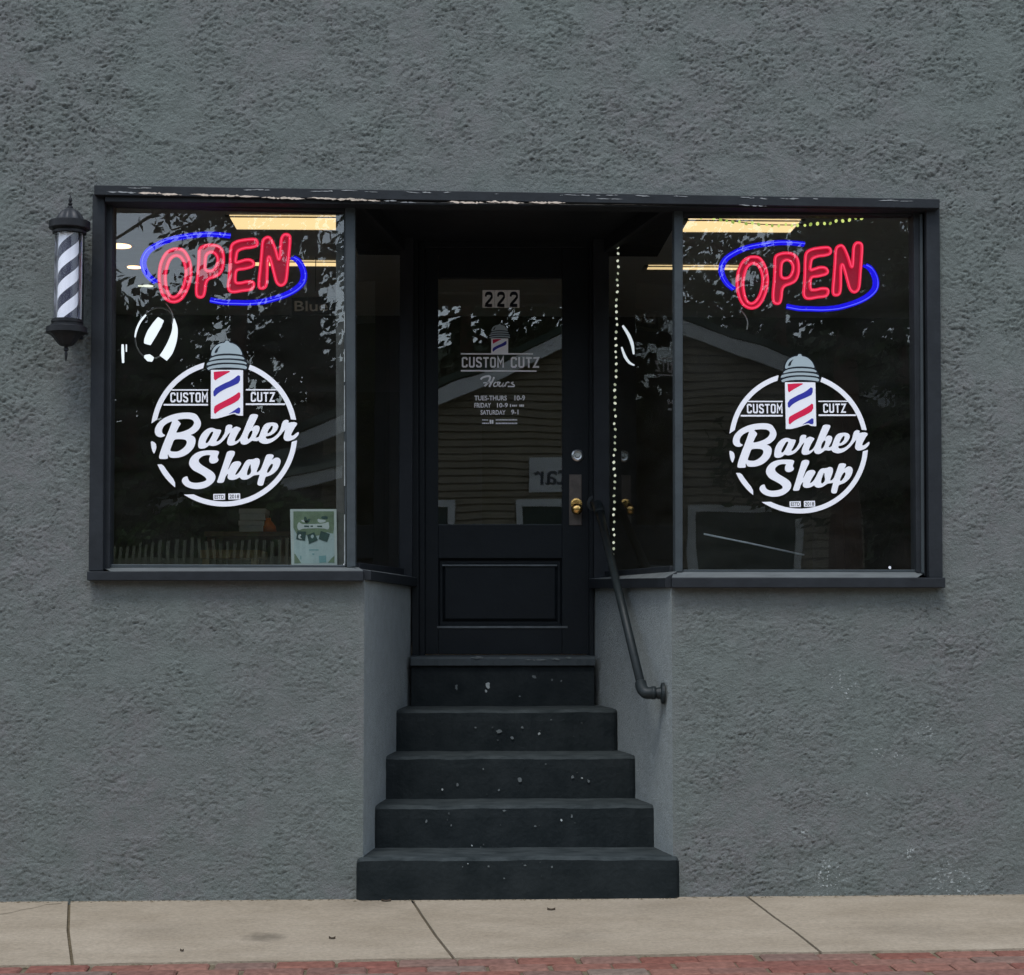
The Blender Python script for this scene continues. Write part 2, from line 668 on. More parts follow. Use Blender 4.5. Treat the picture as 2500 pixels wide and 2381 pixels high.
L_PANEL = emission('fluorescent_diffuser', (.90, .64, .32), .62)
L_WARM = emission('warm_downlight', (1.0, .50, .24), 1.892)
L_BULB = emission('string_bulb', (.60, .62, .50), 0.731)
L_BULBG = emission('string_bulb_green', (.62, .72, .20), 0.533)
L_BULBD = emission('string_bulb_dim', (.42, .45, .33), 0.602)
L_BULBGD = emission('string_bulb_green_dim', (.42, .55, .12), 0.387)
REFL_GLOW = emission('white_reflection_glow', (.86, .92, 1.0), .55)  # glow for white shapes that stand in for reflections
M_WIRE = mat('dark_wire', (.02, .03, .02), rough=.6)
M_WIREL = mat('pale_wire', (.25, .26, .24), rough=.6)

_sp = [D(1500, 1690, 0), D(1692, 1410, 0), D(1600, 1450, 0), D(1640, 1460, 0), D(1545, 1330, 0), D(1520, 1310, 0), D(1453, 1610, 0), D(1750, 1712, 0), D(1660, 1640, 0), D(1585, 1530, 0)]
_rad = [.11, .05, .04, .04, .06, .06, .06, .16, .04, .05]
M_STUCCO = stucco_mat('stucco_paint', (.149, .170, .157), (.162, .163, .160), list(zip([tuple(p) for p in _sp], _rad)))
M_STUCCO2 = stucco_mat('smooth_lightened_stucco', (.27, .30, .295), (.25, .28, .28), [])  # facade paint made paler to offset the dim recess

# ------------------------------------------------------------------ ground plane of the pavement
zL, zR = D(0, 1735, 0).z, D(1970, 1721, 0).z
xL, xR = D(0, 1735, 0).x, D(1970, 1721, 0).x
GB = (zR - zL) / (xR - xL)
GA = zL - GB * xL
GC = .018


def gz(x, y):
    return GA + GB * x + GC * y


def onG(x, y):
    r = ray(x * K, y * K)
    t = (GA + GB * CAMLOC.x + GC * CAMLOC.y - CAMLOC.z) / (r.z - GB * r.x - GC * r.y)
    return CAMLOC + r * t


# sidewalk -------------------------------------------------------------
m_walk = mat('sidewalk_concrete', (.245, .202, .145), rough=.85, spec=.15, col2=(.335, .283, .212), vscale=2.6, bump=.0025, bscale=90, stretch=(.75, 1.2, 1))
nt = m_walk.node_tree
_b = nt.nodes['Principled BSDF']
_lk = [l for l in nt.links if l.to_socket == _b.inputs['Base Color']][0]
_src = _lk.from_socket
_tc = nt.nodes.new('ShaderNodeTexCoord')
_n = nt.nodes.new('ShaderNodeTexNoise')
_n.inputs['Scale'].default_value = 55
_n.inputs['Detail'].default_value = 5
_n.inputs['Roughness'].default_value = .8
nt.links.new(_tc.outputs['Object'], _n.inputs['Vector'])
_mr = nt.nodes.new('ShaderNodeMapRange')
_mr.inputs['From Min'].default_value = .25
_mr.inputs['From Max'].default_value = .75
_mr.inputs['To Min'].default_value = .70
_mr.inputs['To Max'].default_value = 1.24
nt.links.new(_n.outputs['Fac'], _mr.inputs['Value'])
_mm = nt.nodes.new('ShaderNodeVectorMath')
_mm.operation = 'SCALE'
nt.links.new(_src, _mm.inputs[0])
nt.links.new(_mr.outputs['Result'], _mm.inputs['Scale'])
_cur = _mm.outputs[0]
for (sx_, sy_, rad_, amt_) in ((509, 1803, .10, .55), (1120, 1800, .16, .85), (300, 1790, .22, .88), (1750, 1790, .25, .86), (1250, 1745, .3, .9), (700, 1740, .2, .85)):
    _vd = nt.nodes.new('ShaderNodeVectorMath')
    _vd.operation = 'DISTANCE'
    _ns = nt.nodes.new('ShaderNodeVectorMath')
    _ns.operation = 'MULTIPLY_ADD'
    _nn = nt.nodes.new('ShaderNodeTexNoise')
    _nn.inputs['Scale'].default_value = 14
    _nn.inputs['Detail'].default_value = 4
    nt.links.new(_tc.outputs['Object'], _nn.inputs['Vector'])
    nt.links.new(_nn.outputs['Color'], _ns.inputs[0])
    _ns.inputs[1].default_value = (.12, .12, 0)
    nt.links.new(_tc.outputs['Object'], _ns.inputs[2])
    nt.links.new(_ns.outputs[0], _vd.inputs[0])
    _vd.inputs[1].default_value = onG(sx_, sy_) + Vector((.06, .06, 0))
    _m2 = nt.nodes.new('ShaderNodeMapRange')
    _m2.inputs['From Min'].default_value = rad_ * .25
    _m2.inputs['From Max'].default_value = rad_
    _m2.inputs['To Min'].default_value = amt_
    _m2.inputs['To Max'].default_value = 1.0
    nt.links.new(_vd.outputs['Value'], _m2.inputs['Value'])
    _sc = nt.nodes.new('ShaderNodeVectorMath')
    _sc.operation = 'SCALE'
    nt.links.new(_cur, _sc.inputs[0])
    nt.links.new(_m2.outputs['Result'], _sc.inputs['Scale'])
    _cur = _sc.outputs[0]
nt.links.new(_cur, _b.inputs['Base Color'])

E0, E1 = onG(0, 1857), onG(1970, 1825)
edge_dir = (E1 - E0).normalized()


def edge_pt(x):
    t = (x - E0.x) / edge_dir.x
    p = E0 + edge_dir * t
    return Vector((x, p.y, gz(x, p.y)))


joints = []
for pts in ([(133, 1735), (131, 1790), (134, 1815), (141, 1853)], [(790, 1728), (812, 1762), (838, 1800), (872, 1840)], [(1440, 1727), (1490, 1765), (1530, 1793), (1578, 1831)]):
    joints.append([onG(*p) for p in pts])
mb = MB()
gap = .006
# slab boundaries: list of polylines back->front
bounds = []
for xx in (-12.0, -4.4):
    bounds.append([Vector((xx, .03, 0)), Vector((xx, edge_pt(xx).y, 0))])
for j in joints:
    j = [Vector((p.x, p.y, 0)) for p in j]
    a = j[0] + (j[0] - j[1]) * ((.03 - j[0].y) / (j[0].y - j[1].y))
    j = [a] + j[1:-1] + [Vector((j[-1].x, edge_pt(j[-1].x).y, 0))]
    bounds.append(j)
for xx in (2.95, 4.6, 12.0):
    bounds.append([Vector((xx, .03, 0)), Vector((xx, edge_pt(xx).y, 0))])
for a, b in zip(bounds[:-1], bounds[1:]):
    A = [Vector((p.x + gap, p.y, 0)) for p in a]
    B = [Vector((p.x - gap, p.y, 0)) for p in b]
    mids = []
    n = 14
    f0, f1 = A[-1], B[-1]
    for k in range(1, n):
        q = f0.lerp(f1, k / n)
        mids.append(Vector((q.x, q.y + random.uniform(-.006, .012), 0)))
    loop = A + mids + B[::-1]
    top = [Vector((p.x, p.y, gz(p.x, p.y))) for p in loop]
    mb.fill([top])
    bot = [p - Vector((0, 0, .03)) for p in top]
    N = len(top)
    mb.add(top + bot, [(i, (i + 1) % N, N + (i + 1) % N, N + i) for i in range(N)])
sidewalk = mb.build('sidewalk', m_walk)
props(sidewalk, 'pale tan concrete sidewalk with dark joints below the grey stucco wall', 'sidewalk', kind='structure')

# brick paving -----------------------------------------------------------
m_brick = mat('brick_pavers', (.20, .085, .065), rough=.85, spec=.12, bump=.003, bscale=70)
nt = m_brick.node_tree
_b = nt.nodes['Principled BSDF']
_g = nt.nodes.new('ShaderNodeNewGeometry')
_cr = nt.nodes.new('ShaderNodeValToRGB')
els = _cr.color_ramp.elements
els[0].position, els[0].color = 0, (.165, .068, .050, 1)
els[1].position, els[1].color = 1, (.16, .125, .10, 1)
for pos, c in ((.25, (.20, .10, .075, 1)), (.5, (.14, .098, .080, 1)), (.75, (.175, .072, .055, 1))):
    e = els.new(pos)
    e.color = c
nt.links.new(_g.outputs['Random Per Island'], _cr.inputs['Fac'])
_tc = nt.nodes.new('ShaderNodeTexCoord')
_n = nt.nodes.new('ShaderNodeTexNoise')
_n.inputs['Scale'].default_value = 40
_n.inputs['Detail'].default_value = 5
nt.links.new(_tc.outputs['Object'], _n.inputs['Vector'])
_mr = nt.nodes.new('ShaderNodeMapRange')
_mr.inputs['From Min'].default_value = .3
_mr.inputs['From Max'].default_value = .7
_mr.inputs['To Min'].default_value = .75
_mr.inputs['To Max'].default_value = 1.3
nt.links.new(_n.outputs['Fac'], _mr.inputs['Value'])
_mm = nt.nodes.new('ShaderNodeVectorMath')
_mm.operation = 'SCALE'
nt.links.new(_cr.outputs['Color'], _mm.inputs[0])
nt.links.new(_mr.outputs['Result'], _mm.inputs['Scale'])
nt.links.new(_mm.outputs[0], _b.inputs['Base Color'])
mb = MB()
side = Vector((edge_dir.y, -edge_dir.x, 0)).normalized()
BW, BL = .105, .215
for r in range(16):
    for k in range(-16, 32):
        off = (r % 2) * .5 * BL + random.uniform(-.008, .008)
        o = Vector((-3.0, edge_pt(-3.0).y, 0)) + edge_dir * (k * BL + off) + side * (.005 + r * BW)
        ins = .0038
        l = BL - ins * 2 + random.uniform(-.004, .002)
        w = BW - ins * 2 + random.uniform(-.003, .001)
        e = Vector((edge_dir.x, edge_dir.y, 0)).normalized()
        dz = random.uniform(-.003, .002)
        top, mid = [], []
        for (u, v) in ((0, 0), (l, 0), (l, w), (0, w)):
            for lst, c, h in ((top, .008, 0), (mid, 0, -.006)):
                uu = u + (c if u == 0 else -c)
                vv = v + (c if v == 0 else -c)
                q = o + e * (ins + uu) + side * (ins + vv)
                lst.append(Vector((q.x, q.y, gz(q.x, q.y) - .003 + dz + h)))
        bot = [p - Vector((0, 0, .05)) for p in mid]
        mb.add(top + mid + bot, [(0, 1, 2, 3)] + [(i, 4 + i, 4 + (i + 1) % 4, (i + 1) % 4) for i in range(4)] + [(4 + i, 8 + i, 8 + (i + 1) % 4, 4 + (i + 1) % 4) for i in range(4)])
bricks = mb.build('brick_paving', m_brick)
props(bricks, 'weathered red brick paving along the front edge of the sidewalk', 'brick paving', kind='structure')

m_soil = mat('joint_soil', (.085, .068, .045), rough=.95, spec=.05, col2=(.20, .165, .11), vscale=60, bump=.004, bscale=120)
mb = MB()
for dz, y0, y1 in ((-.013, .05, -4.0),):
    pts = []
    for x in (-12, 12):
        pts.append((x, y0, gz(x, y0) + dz))
    for x in (12, -12):
        pts.append((x, edge_pt(x).y - 1.75, gz(x, edge_pt(x).y - 1.75) + dz))
    mb.add(pts, [(0, 1, 2, 3)])
# hairline crack across the first slab
ck = [onG(-30, 1764), onG(18, 1757), onG(42, 1751), onG(66, 1747), onG(88, 1741), onG(118, 1738.5)]
for a, b in zip(ck[:-1], ck[1:]):
    w_ = Vector((0, .0035, 0))
    up_ = Vector((0, 0, .0012))
    mb.add([a - w_ + up_, b - w_ + up_, b + w_ + up_, a + w_ + up_], [(0, 1, 2, 3)])
# crumbs of soil and moss along the seam
for k in range(90):
    x = random.uniform(-2.6, 2.9)
    p = edge_pt(x)
    w, l = random.uniform(.003, .008), random.uniform(.006, .022)
    h = random.uniform(.0, .002)
    c = Vector((x, p.y + random.uniform(-.014, .006), p.z - .010))
    mb.add([c + Vector((-l, -w, 0)), c + Vector((l, -w * .6, 0)), c + Vector((l * .7, w, 0)), c + Vector((-l * .8, w, 0)), c + Vector((0, 0, h + .006))], [(0, 1, 4), (1, 2, 4), (2, 3, 4), (3, 0, 4)])
for k in range(420):
    x = random.uniform(-2.7, 3.0)
    if -.45 < x < 1.0:
        c = Vector((x, -.042 - abs(random.gauss(0, .012)), 0))
    else:
        c = Vector((x, -.008 - abs(random.gauss(0, .014)), 0))
    c.z = gz(c.x, c.y) + .0005
    w, l, h = random.uniform(.001, .004), random.uniform(.002, .009), random.uniform(.001, .004)
    mb.add([c + Vector((-l, -w, 0)), c + Vector((l, -w * .6, 0)), c + Vector((l * .7, w, 0)), c + Vector((-l * .8, w, 0)), c + Vector((0, 0, h))], [(0, 1, 4), (1, 2, 4), (2, 3, 4), (3, 0, 4)])
props(mb.build('soil_bed', m_soil), 'dark soil and moss in the seam between sidewalk and bricks', 'soil', kind='structure')

m_road = mat('street_paving', (.27, .225, .19), rough=.9, spec=.15, var=.25, vscale=20, bump=.004, bscale=150)
mb = MB()
zr = -.12
mb.add([(-300, -9.6, zr), (300, -9.6, zr), (300, -2.6, zr), (-300, -2.6, zr)], [(0, 1, 2, 3)])
props(mb.build('road', m_road), 'pale worn street surface in front of the brick paving', 'road', kind='structure')
m_lawn = mat('lawn_ground', (.05, .075, .03), rough=.95, spec=.05, col2=(.08, .10, .045), vscale=3)
mb = MB()
mb.add([(-300, -300, -.14), (300, -300, -.14), (300, 300, -.14), (-300, 300, -.14)], [(0, 1, 2, 3)])
mb.box(-40, 40, -60, -10.6, -.13, .62)
props(mb.build('ground', m_lawn), 'flat ground reaching the horizon with a raised lawn across the street', 'ground', kind='structure')

# ------------------------------------------------------------------ the shop building
shop = empty('shop_building', (.2, 0, 0), 'dark grey stucco barber shop front with recessed charcoal entrance', 'building')

HT = lambda x: 356 + (x - 181) * (383 - 356) / (1808 - 181)      # header top line in D pixels
HB = lambda x: 388 + (x - 181) * (403 - 388) / (1808 - 181)      # header bottom line
SBL = lambda x: 1117 + (x - 170) * (1118 - 1117) / 530           # sill underside left
XW0, XW1, ZW0, ZW1 = -3.6, 4.1, -.16, 5.2
tl, tr = D(186, (HT(186) + 14), 0), D(1802, HT(1802) + 14, 0)
sl, sr = D(190, 1108, 0), D(1797, 1122, 0)
cl, cr = D(699.7, 1108, 0), D(1293.6, 1122, 0)
XL0, XR0 = D(699.7, 1400, 0).x, D(1293.6, 1400, 0).x
XL1, XR1 = D(792, 1250, 1.25).x, D(1141.5, 1250, 1.25).x
YD = 1.25


def edge_fade(X, Z):
    # plaster is trowelled smooth beside the frame and the entrance corners
    f = np.ones_like(X)
    ztop = tl.z + (X - tl.x) / (tr.x - tl.x) * (tr.z - tl.z)
    d = np.where((X > tl.x) & (X < tr.x) & (Z > ztop - .05), Z - ztop, 9)
    f = np.minimum(f, .25 + .75 * sstep(d, .03, .16))
    d = np.where((X > sl.x) & (X < sr.x) & (Z < sl.z + .05), sl.z - Z, 9)
    f = np.minimum(f, .35 + .65 * sstep(d, .03, .14))
    for xc, s in ((XL0, -1), (XR0, 1)):
        d = np.where(Z < sl.z + .02, np.abs(X - xc), 9)
        f = np.minimum(f, sstep(d, 0, .05))
    return f


ST = .0054
parts = []
VX0, VX1, VZ1 = -2.75, 3.25, 4.35


def zx(p):
    return (p.x, p.z)


def tline(x):
    return tl.z + (x - tl.x) / (tr.x - tl.x) * (tr.z - tl.z)


def sline(x):
    return sl.z + (x - sl.x) / (sr.x - sl.x) * (sr.z - sl.z)


patch(parts, [(VX0, tline(VX0)), (VX1, tline(VX1)), (VX1, VZ1), (VX0, VZ1)], ST, edge=edge_fade)
patch(parts, [(VX0, sline(VX0)), (sl.x, sl.z), (tl.x, tl.z), (VX0, tline(VX0))], ST, edge=edge_fade)
patch(parts, [(sr.x, sr.z), (VX1, sline(VX1)), (VX1, tline(VX1)), (tr.x, tr.z)], ST, edge=edge_fade)
patch(parts, [(VX0, ZW0), (XL0, ZW0), (XL0, sline(XL0)), (VX0, sline(VX0))], ST, edge=edge_fade)
patch(parts, [(XR0, ZW0), (VX1, ZW0), (VX1, sline(VX1)), (XR0, sline(XR0))], ST, edge=edge_fade)
patch(parts, [(VX0, VZ1), (VX1, VZ1), (VX1, ZW1), (VX0, ZW1)], .012)
patch(parts, [(XW0, ZW0), (VX0, ZW0), (VX0, ZW1), (XW0, ZW1)], .012)
patch(parts, [(VX1, ZW0), (XW1, ZW0), (XW1, ZW1), (VX1, ZW1)], .012)
parts = [(v - np.array(ORIG[shop]), f) for v, f in parts]
wall = link('wall', np_mesh('wall', parts), M_STUCCO, shop)

# recess side walls below the sills (smooth plaster, slightly splayed)
for (x0, x1, s, z1) in ((XL0, XL1, -1, 1.36), (XR0, XR1, 1, 1.335)):
    n, m_ = 44, 60
    vs, fs = [], []
    for j in range(m_ + 1):
        for i in range(n + 1):
            u = i / n
            x, y, z = x0 + (x1 - x0) * u, u * YD, ZW0 + (z1 - ZW0) * j / m_
            vs.append((x, y, z))
    A = np.array(vs)
    h = (stucco_h(A[:, 1] + 7 * s, A[:, 2]) * .28 * sstep(A[:, 1], 0, .05))
    A[:, 0] += h * s
    vs = [Vector(p) for p in A]
    for j in range(m_):
        for i in range(n):
            k = j * (n + 1) + i
            fs.append((k, k + 1, k + n + 2, k + n + 1))
    mb = MB().add(vs, fs)
    mb.build('recess_wall', M_STUCCO2, shop, smooth=True)

# outer shell: roof, back and flanks of the building, one mesh
mb = MB()
mb.box(XW0, XW1, .02, 9.0, 5.14, 5.3)
mb.box(XW0, XW0 + .15, .02, 9.0, -.15, 5.12)
mb.box(XW1 - .15, XW1, .02, 9.0, -.15, 5.12)
mb.box(XW0 + .16, XW1 - .16, 8.85, 9.0, -.15, 5.12)
mb.build('outer_shell', M_STUCCO2, shop)

# header board -------------------------------------------------------------
mb = MB()
mb.slab([(181, HT(181)), (181, 375), (1808, 401), (1808, HT(1808))], -.075, .05)
mb.slab([(202, 375.6), (202, HB(202)), (1800, HB(1800) + .5), (1800, 401.2)], -.055, .045)
header = mb.build('header_board', M_BLACK, shop, bevel=.006)
mb = MB()


def flake(x0, y0, x1, y1, th, Y, mi, n=None):
    """ragged strip of bare wood, D pixels"""
    th *= 1.3
    n = n or max(4, int(abs(x1 - x0) / 3.5))
    up, dn = [], []
    w = 0.0
    for k in range(n + 1):
        t = k / n
        x, y = x0 + (x1 - x0) * t, y0 + (y1 - y0) * t
        w = .6 * w + .4 * random.uniform(-.5, .5)
        e = min(1, 5 * min(t, 1 - t) + .08)
        g_ = .12 if random.random() < .10 else 1
        up.append(D(x + random.uniform(-1, 1), y + th * w * .8 - th * e * g_ * random.uniform(.2, .65), Y))
        dn.append(D(x + random.uniform(-1, 1), y + th * w * .8 + th * e * g_ * random.uniform(.2, .6), Y))
    vs = up + dn
    m = n + 1
    fs = [(k, k + 1, m + k + 1, m + k) for k in range(n)]
    mb.add(vs, fs, mi)


z1 = lambda x, y: ((80 + x * .41624) / K, (420 + y * .41624) / K)
z3 = lambda x, y: ((840 + x * .41624) / K, (480 + y * .41624) / K)
for (a, b, th, mi, Zf) in (((430, 116), (610, 122), 2.2, 1, z1), ((610, 122), (875, 134), 3.2, 0, z1), ((925, 131), (1330, 146), 3.0, 0, z1), ((1340, 148), (1600, 158), 3.2, 0, z1),
                           ((1610, 152), (1965, 166), 3.0, 0, z1), ((0, 12), (215, 27), 2.6, 0, z3), ((235, 26), (310, 26), 2, 1, z3), ((330, 32), (420, 36), 1.6, 1, z3),
                           ((605, 31), (822, 36), 3.2, 0, z3), ((832, 32), (1058, 36), 3.2, 0, z3), ((1085, 33), (1300, 38), 2.8, 0, z3), ((1480, 12), (1640, 16), 1.2, 1, z3)):
    flake(*Zf(*a), *Zf(*b), th, -.0768, mi)
mb.build('peeling_paint', [M_CHIP, M_CHIPG], header)
mb = MB()
z4 = lambda x, y: ((1480 + x * .43655) / K, (460 + y * .43655) / K)
for k in range(34):
    x = random.uniform(190, 1790)
    w = random.uniform(6, 34)
    flake(x, HT(x) + 3.5 + random.uniform(-1, 2), x + w, HT(x + w) + 3.5 + random.uniform(-1, 2), random.uniform(.8, 1.8), -.0772, 1)
flake(700, HB(700) - 4, 1300, HB(1300) - 3, 1.2, -.0568, 1, 60)
flake(*z4(740, 92), *z4(900, 100), 1.6, -.0768, 1)
mb.build('peeling_paint', [M_CHIP, M_CHIPG], header)

# recess soffit and the dark head pieces
mb = MB()
mb.box(XL0 - .12, XR0 + .12, .052, 1.6, 3.05, 3.12)
mb.build('soffit', M_BLACK, shop)
mb = MB()
mb.slab([(214, 388), (214, 394), (666, 407), (666, 388)], .03, .10)
mb.slab([(1313, 395), (1313, 414), (1758, 414), (1758, 395)], .03, .10)
mb.slab([(664, 385), (664, 398), (1318, 408), (1318, 390)], .03, .049)
mb.build('frame_head', M_BLACK, shop, bevel=.003)

# display windows ----------------------------------------------------------
YP = .06
# left
mb = MB()
mb.slab([(178, 373), (170, 1099), (198, 1099), (202, 373)], -.03, .05)                 # outer casing
mb.slab([(202, 388), (198.5, 1098), (211, 1094), (217, 388)], .012, .11)               # inner stop
win_l = mb.build('window', M_BLACK, shop, bevel=.004)
mb = MB()
mb.slab([(199, 1085.5), (199, 1093), (664, 1091.5), (664, 1087)], .035, .10)
mb.build('bottom_rail', M_STILE, win_l, bevel=.003)
mb = MB()
mb.slab([(664, 396), (667, 1093), (684, 1091), (683, 396)], .02, .10)
mb.build('corner_post', M_STILE, win_l, bevel=.004)
mb = MB()
a = [D(x, y, -.055) for x, y in ((167, 1099.5), (167, 1117), (699, 1118), (699, 1098.5))]
b = [Vector((p.x, .1, p.z)) for p in a]
mb.hexa(a, b)
up0, up1 = D(198, 1092.5, .034), D(690, 1091.5, .034)
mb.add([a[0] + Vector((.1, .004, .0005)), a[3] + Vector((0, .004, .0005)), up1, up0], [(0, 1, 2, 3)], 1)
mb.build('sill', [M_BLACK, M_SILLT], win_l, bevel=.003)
mb = MB()
mb.add([D(205, 388, YP), D(205, 1092, YP), D(668, 1092, YP), D(668, 388, YP)], [(0, 1, 2, 3)])
pane_l = mb.build('pane', G_WIN, win_l)
mb = MB()
mb.slab([(661.6, 405), (663, 1089), (666, 1089), (664.6, 405)], .052, .058)
mb.build('putty_bead', M_STILE, win_l)
mb = MB()
for (a_, b_) in ((600, 640), (672, 735), (742, 830), (850, 935), (990, 1085)):  # pale strips painting the broken highlight along the glass edge
    mb = MB()
    mb.slab([(661.2 + a_ * .0008, a_), (661.2 + b_ * .0008, b_), (663.2 + b_ * .0008, b_), (663.0 + a_ * .0008, a_)], .048, .051)
    mb.build('edge_highlight', M_BEAD, win_l)
# inner post behind the glass
mb = MB()
mb.slab([(646, 395), (647, 1092), (662, 1092), (661, 395)], .09, .14)
mb.build('inner_post', mat('inner_wood', (.06, .062, .058), rough=.7, var=.3, vscale=15), win_l)
# right
mb = MB()
mb.slab([(1782, 400), (1787.5, 1112), (1814, 1112), (1808, 400)], -.03, .05)
mb.slab([(1757, 400), (1763, 1101), (1781, 1110), (1776, 400)], .012, .11)
win_r = mb.build('window', M_BLACK, shop, bevel=.004)
mb = MB()
mb.slab([(1770, 412), (1773, 1102), (1778.5, 1104), (1775, 412)], .000, .011)
mb.slab([(1314, 1096), (1314, 1101), (1768, 1101), (1768, 1096)], .035, .10)
mb.build('bottom_rail', M_STILE, win_r, bevel=.002)
mb = MB()
mb.slab([(1297, 398), (1299, 1101), (1313.5, 1101), (1314, 398)], .02, .10)
mb.build('corner_post', M_STILE, win_r, bevel=.004)
mb = MB()
a = [D(x, y, -.055) for x, y in ((1293, 1111.5), (1293, 1131), (1819, 1131), (1819, 1111.5))]
b = [Vector((p.x, .1, p.z)) for p in a]
mb.hexa(a, b)
up0, up1 = D(1296, 1100.5, .034), D(1780, 1101, .034)
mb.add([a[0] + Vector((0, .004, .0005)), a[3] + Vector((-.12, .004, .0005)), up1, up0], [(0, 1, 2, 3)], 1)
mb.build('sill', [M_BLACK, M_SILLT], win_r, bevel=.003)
mb = MB()
mb.add([D(1305, 395, YP), D(1305, 1102, YP), D(1768, 1102, YP), D(1768, 395, YP)], [(0, 1, 2, 3)])
pane_r = mb.build('pane', G_WIN, win_r)
mb = MB()
mb.slab([(1760, 880), (1761, 1075), (1763.6, 1097), (1766, 1097), (1763.6, 1072), (1762.4, 880)][:4], .048, .052)
mb.v = []
mb.f, mb.mi = [], []
mb.slab([(1758.6, 620), (1760.6, 1040), (1763.2, 1040), (1761.2, 620)], .046, .051)
mb.slab([(1760.6, 1040), (1764, 1096), (1766.6, 1096), (1763.2, 1040)], .046, .051)
mb.build('putty_bead', M_BEAD, win_r)

# splayed side windows of the recess -------------------------------------------
gl0, gl1 = Vector((D(684, 900, .06).x, .09, 0)), Vector((D(770, 900, 1.12).x, 1.14, 0))
gr0, gr1 = Vector((D(1298, 900, .06).x, .09, 0)), Vector((D(1171, 900, 1.12).x, 1.14, 0))
for (g0, g1, xs0, xs1, s, zb0, zb1, zt0, zt1) in ((gl0, gl1, XL0, XL1, -1, 1.341, 1.331, 1.381, 1.373), (gr0, gr1, XR0, XR1, 1, 1.309, 1.322, 1.351, 1.368)):
    zg = max(zt0, zt1) + .032
    mb = MB()   # frame: bottom and top rails along the splay + end post by the door
    th = Vector((.02 * s, 0, 0))
    a0, a1 = Vector((g0.x, .1, zg - .03)), Vector((g1.x, 1.13, zg - .03))
    mb.hexa([a0 - th, a1 - th, a1 - th + Vector((0, 0, .035)), a0 - th + Vector((0, 0, .035))], [a0 + th, a1 + th, a1 + th + Vector((0, 0, .035)), a0 + th + Vector((0, 0, .035))])
    t0, t1 = Vector((g0.x, .1, 2.98)), Vector((g1.x, 1.13, 2.98))
    mb.hexa([t0 - th, t1 - th, t1 - th + Vector((0, 0, .07)), t0 - th + Vector((0, 0, .07))], [t0 + th, t1 + th, t1 + th + Vector((0, 0, .07)), t0 + th + Vector((0, 0, .07))])
    if s < 0:
        mb.box(g1.x - .006, XL1 + .004, 1.131, 1.24, 1.33, 3.049)
    else:
        mb.box(XR1 - .004, g1.x + .006, 1.131, 1.24, 1.32, 3.049)
    sw = mb.build('side_window', M_BLACK, shop, bevel=.003)
    mb = MB()
    mb.add([(g0.x, .1, zg), (g1.x, 1.131, zg), (g1.x, 1.131, 3.0), (g0.x, .1, 3.0)], [(0, 1, 2, 3)])
    mb.build('pane', G_SIDE, sw)
    # splayed sill
    mb = MB()
    o0, o1 = Vector((xs0 - .028 * s, .0, 0)), Vector((xs1 - .028 * s, 1.19, 0))
    i0, i1 = Vector((g0.x, .0, 0)), Vector((g1.x, 1.19, 0))
    V3 = lambda p, z: Vector((p.x, p.y, z))
    mb.hexa([V3(o0, zb0), V3(o1, zb1), V3(o1, zt1), V3(o0, zt0)], [V3(i0, zb0), V3(i1, zb1), V3(i1, zg - .02), V3(i0, zg - .02)])
    mb.mi[4 if False else 0] = 0
    # the sloping top is the lighter face
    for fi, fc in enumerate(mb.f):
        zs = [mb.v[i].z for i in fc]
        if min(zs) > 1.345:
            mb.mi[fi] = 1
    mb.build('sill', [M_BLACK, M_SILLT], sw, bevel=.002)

# door frame + door ---------------------------------------------------------------
mb = MB()
mb.slab([(791, 462), (792, 1262), (806, 1262), (805, 462)], 1.20, 1.40)
mb.slab([(805.5, 466), (806.5, 1262), (817.5, 1262), (817, 466)], 1.225, 1.40)
mb.slab([(1133.5, 466), (1133.5, 1262), (1143, 1262), (1143, 466)], 1.21, 1.40)
mb.slab([(800, 462), (800, 477), (1140, 477), (1140, 462)], 1.23, 1.40)
mb.box(XL1 - .05, XR1 + .06, 1.24, 1.36, 3.03, 3.2)
mb.build('door_frame', M_DOORP, shop, bevel=.004)
YDR = 1.255
mb = MB()
mb.rect(818, 478, 843, 1259, YDR, YDR + .045)
mb.rect(1081.5, 478, 1133, 1259, YDR, YDR + .045)
mb.rect(843.3, 478, 1081.2, 535, YDR + .0015, YDR + .045)
mb.rect(843.3, 1010, 1081.2, 1074, YDR + .0015, YDR + .045)
mb.rect(843.3, 1207, 1081.2, 1259, YDR + .0015, YDR + .045)
door = mb.build('door', M_DOORP, shop, bevel=.002)
# recessed panel with bevelled field
mb = MB()


def ring_face(o, i, Yo, Yi, mi=0):
    ox0, oy0, ox1, oy1 = o
    ix0, iy0, ix1, iy1 = i
    O = [D(ox0, oy0, Yo), D(ox1, oy0, Yo), D(ox1, oy1, Yo), D(ox0, oy1, Yo)]
    I = [D(ix0, iy0, Yi), D(ix1, iy0, Yi), D(ix1, iy1, Yi), D(ix0, iy1, Yi)]
    mb.add(O + I, [(0, 4, 5, 1), (1, 5, 6, 2), (2, 6, 7, 3), (3, 7, 4, 0)], mi)


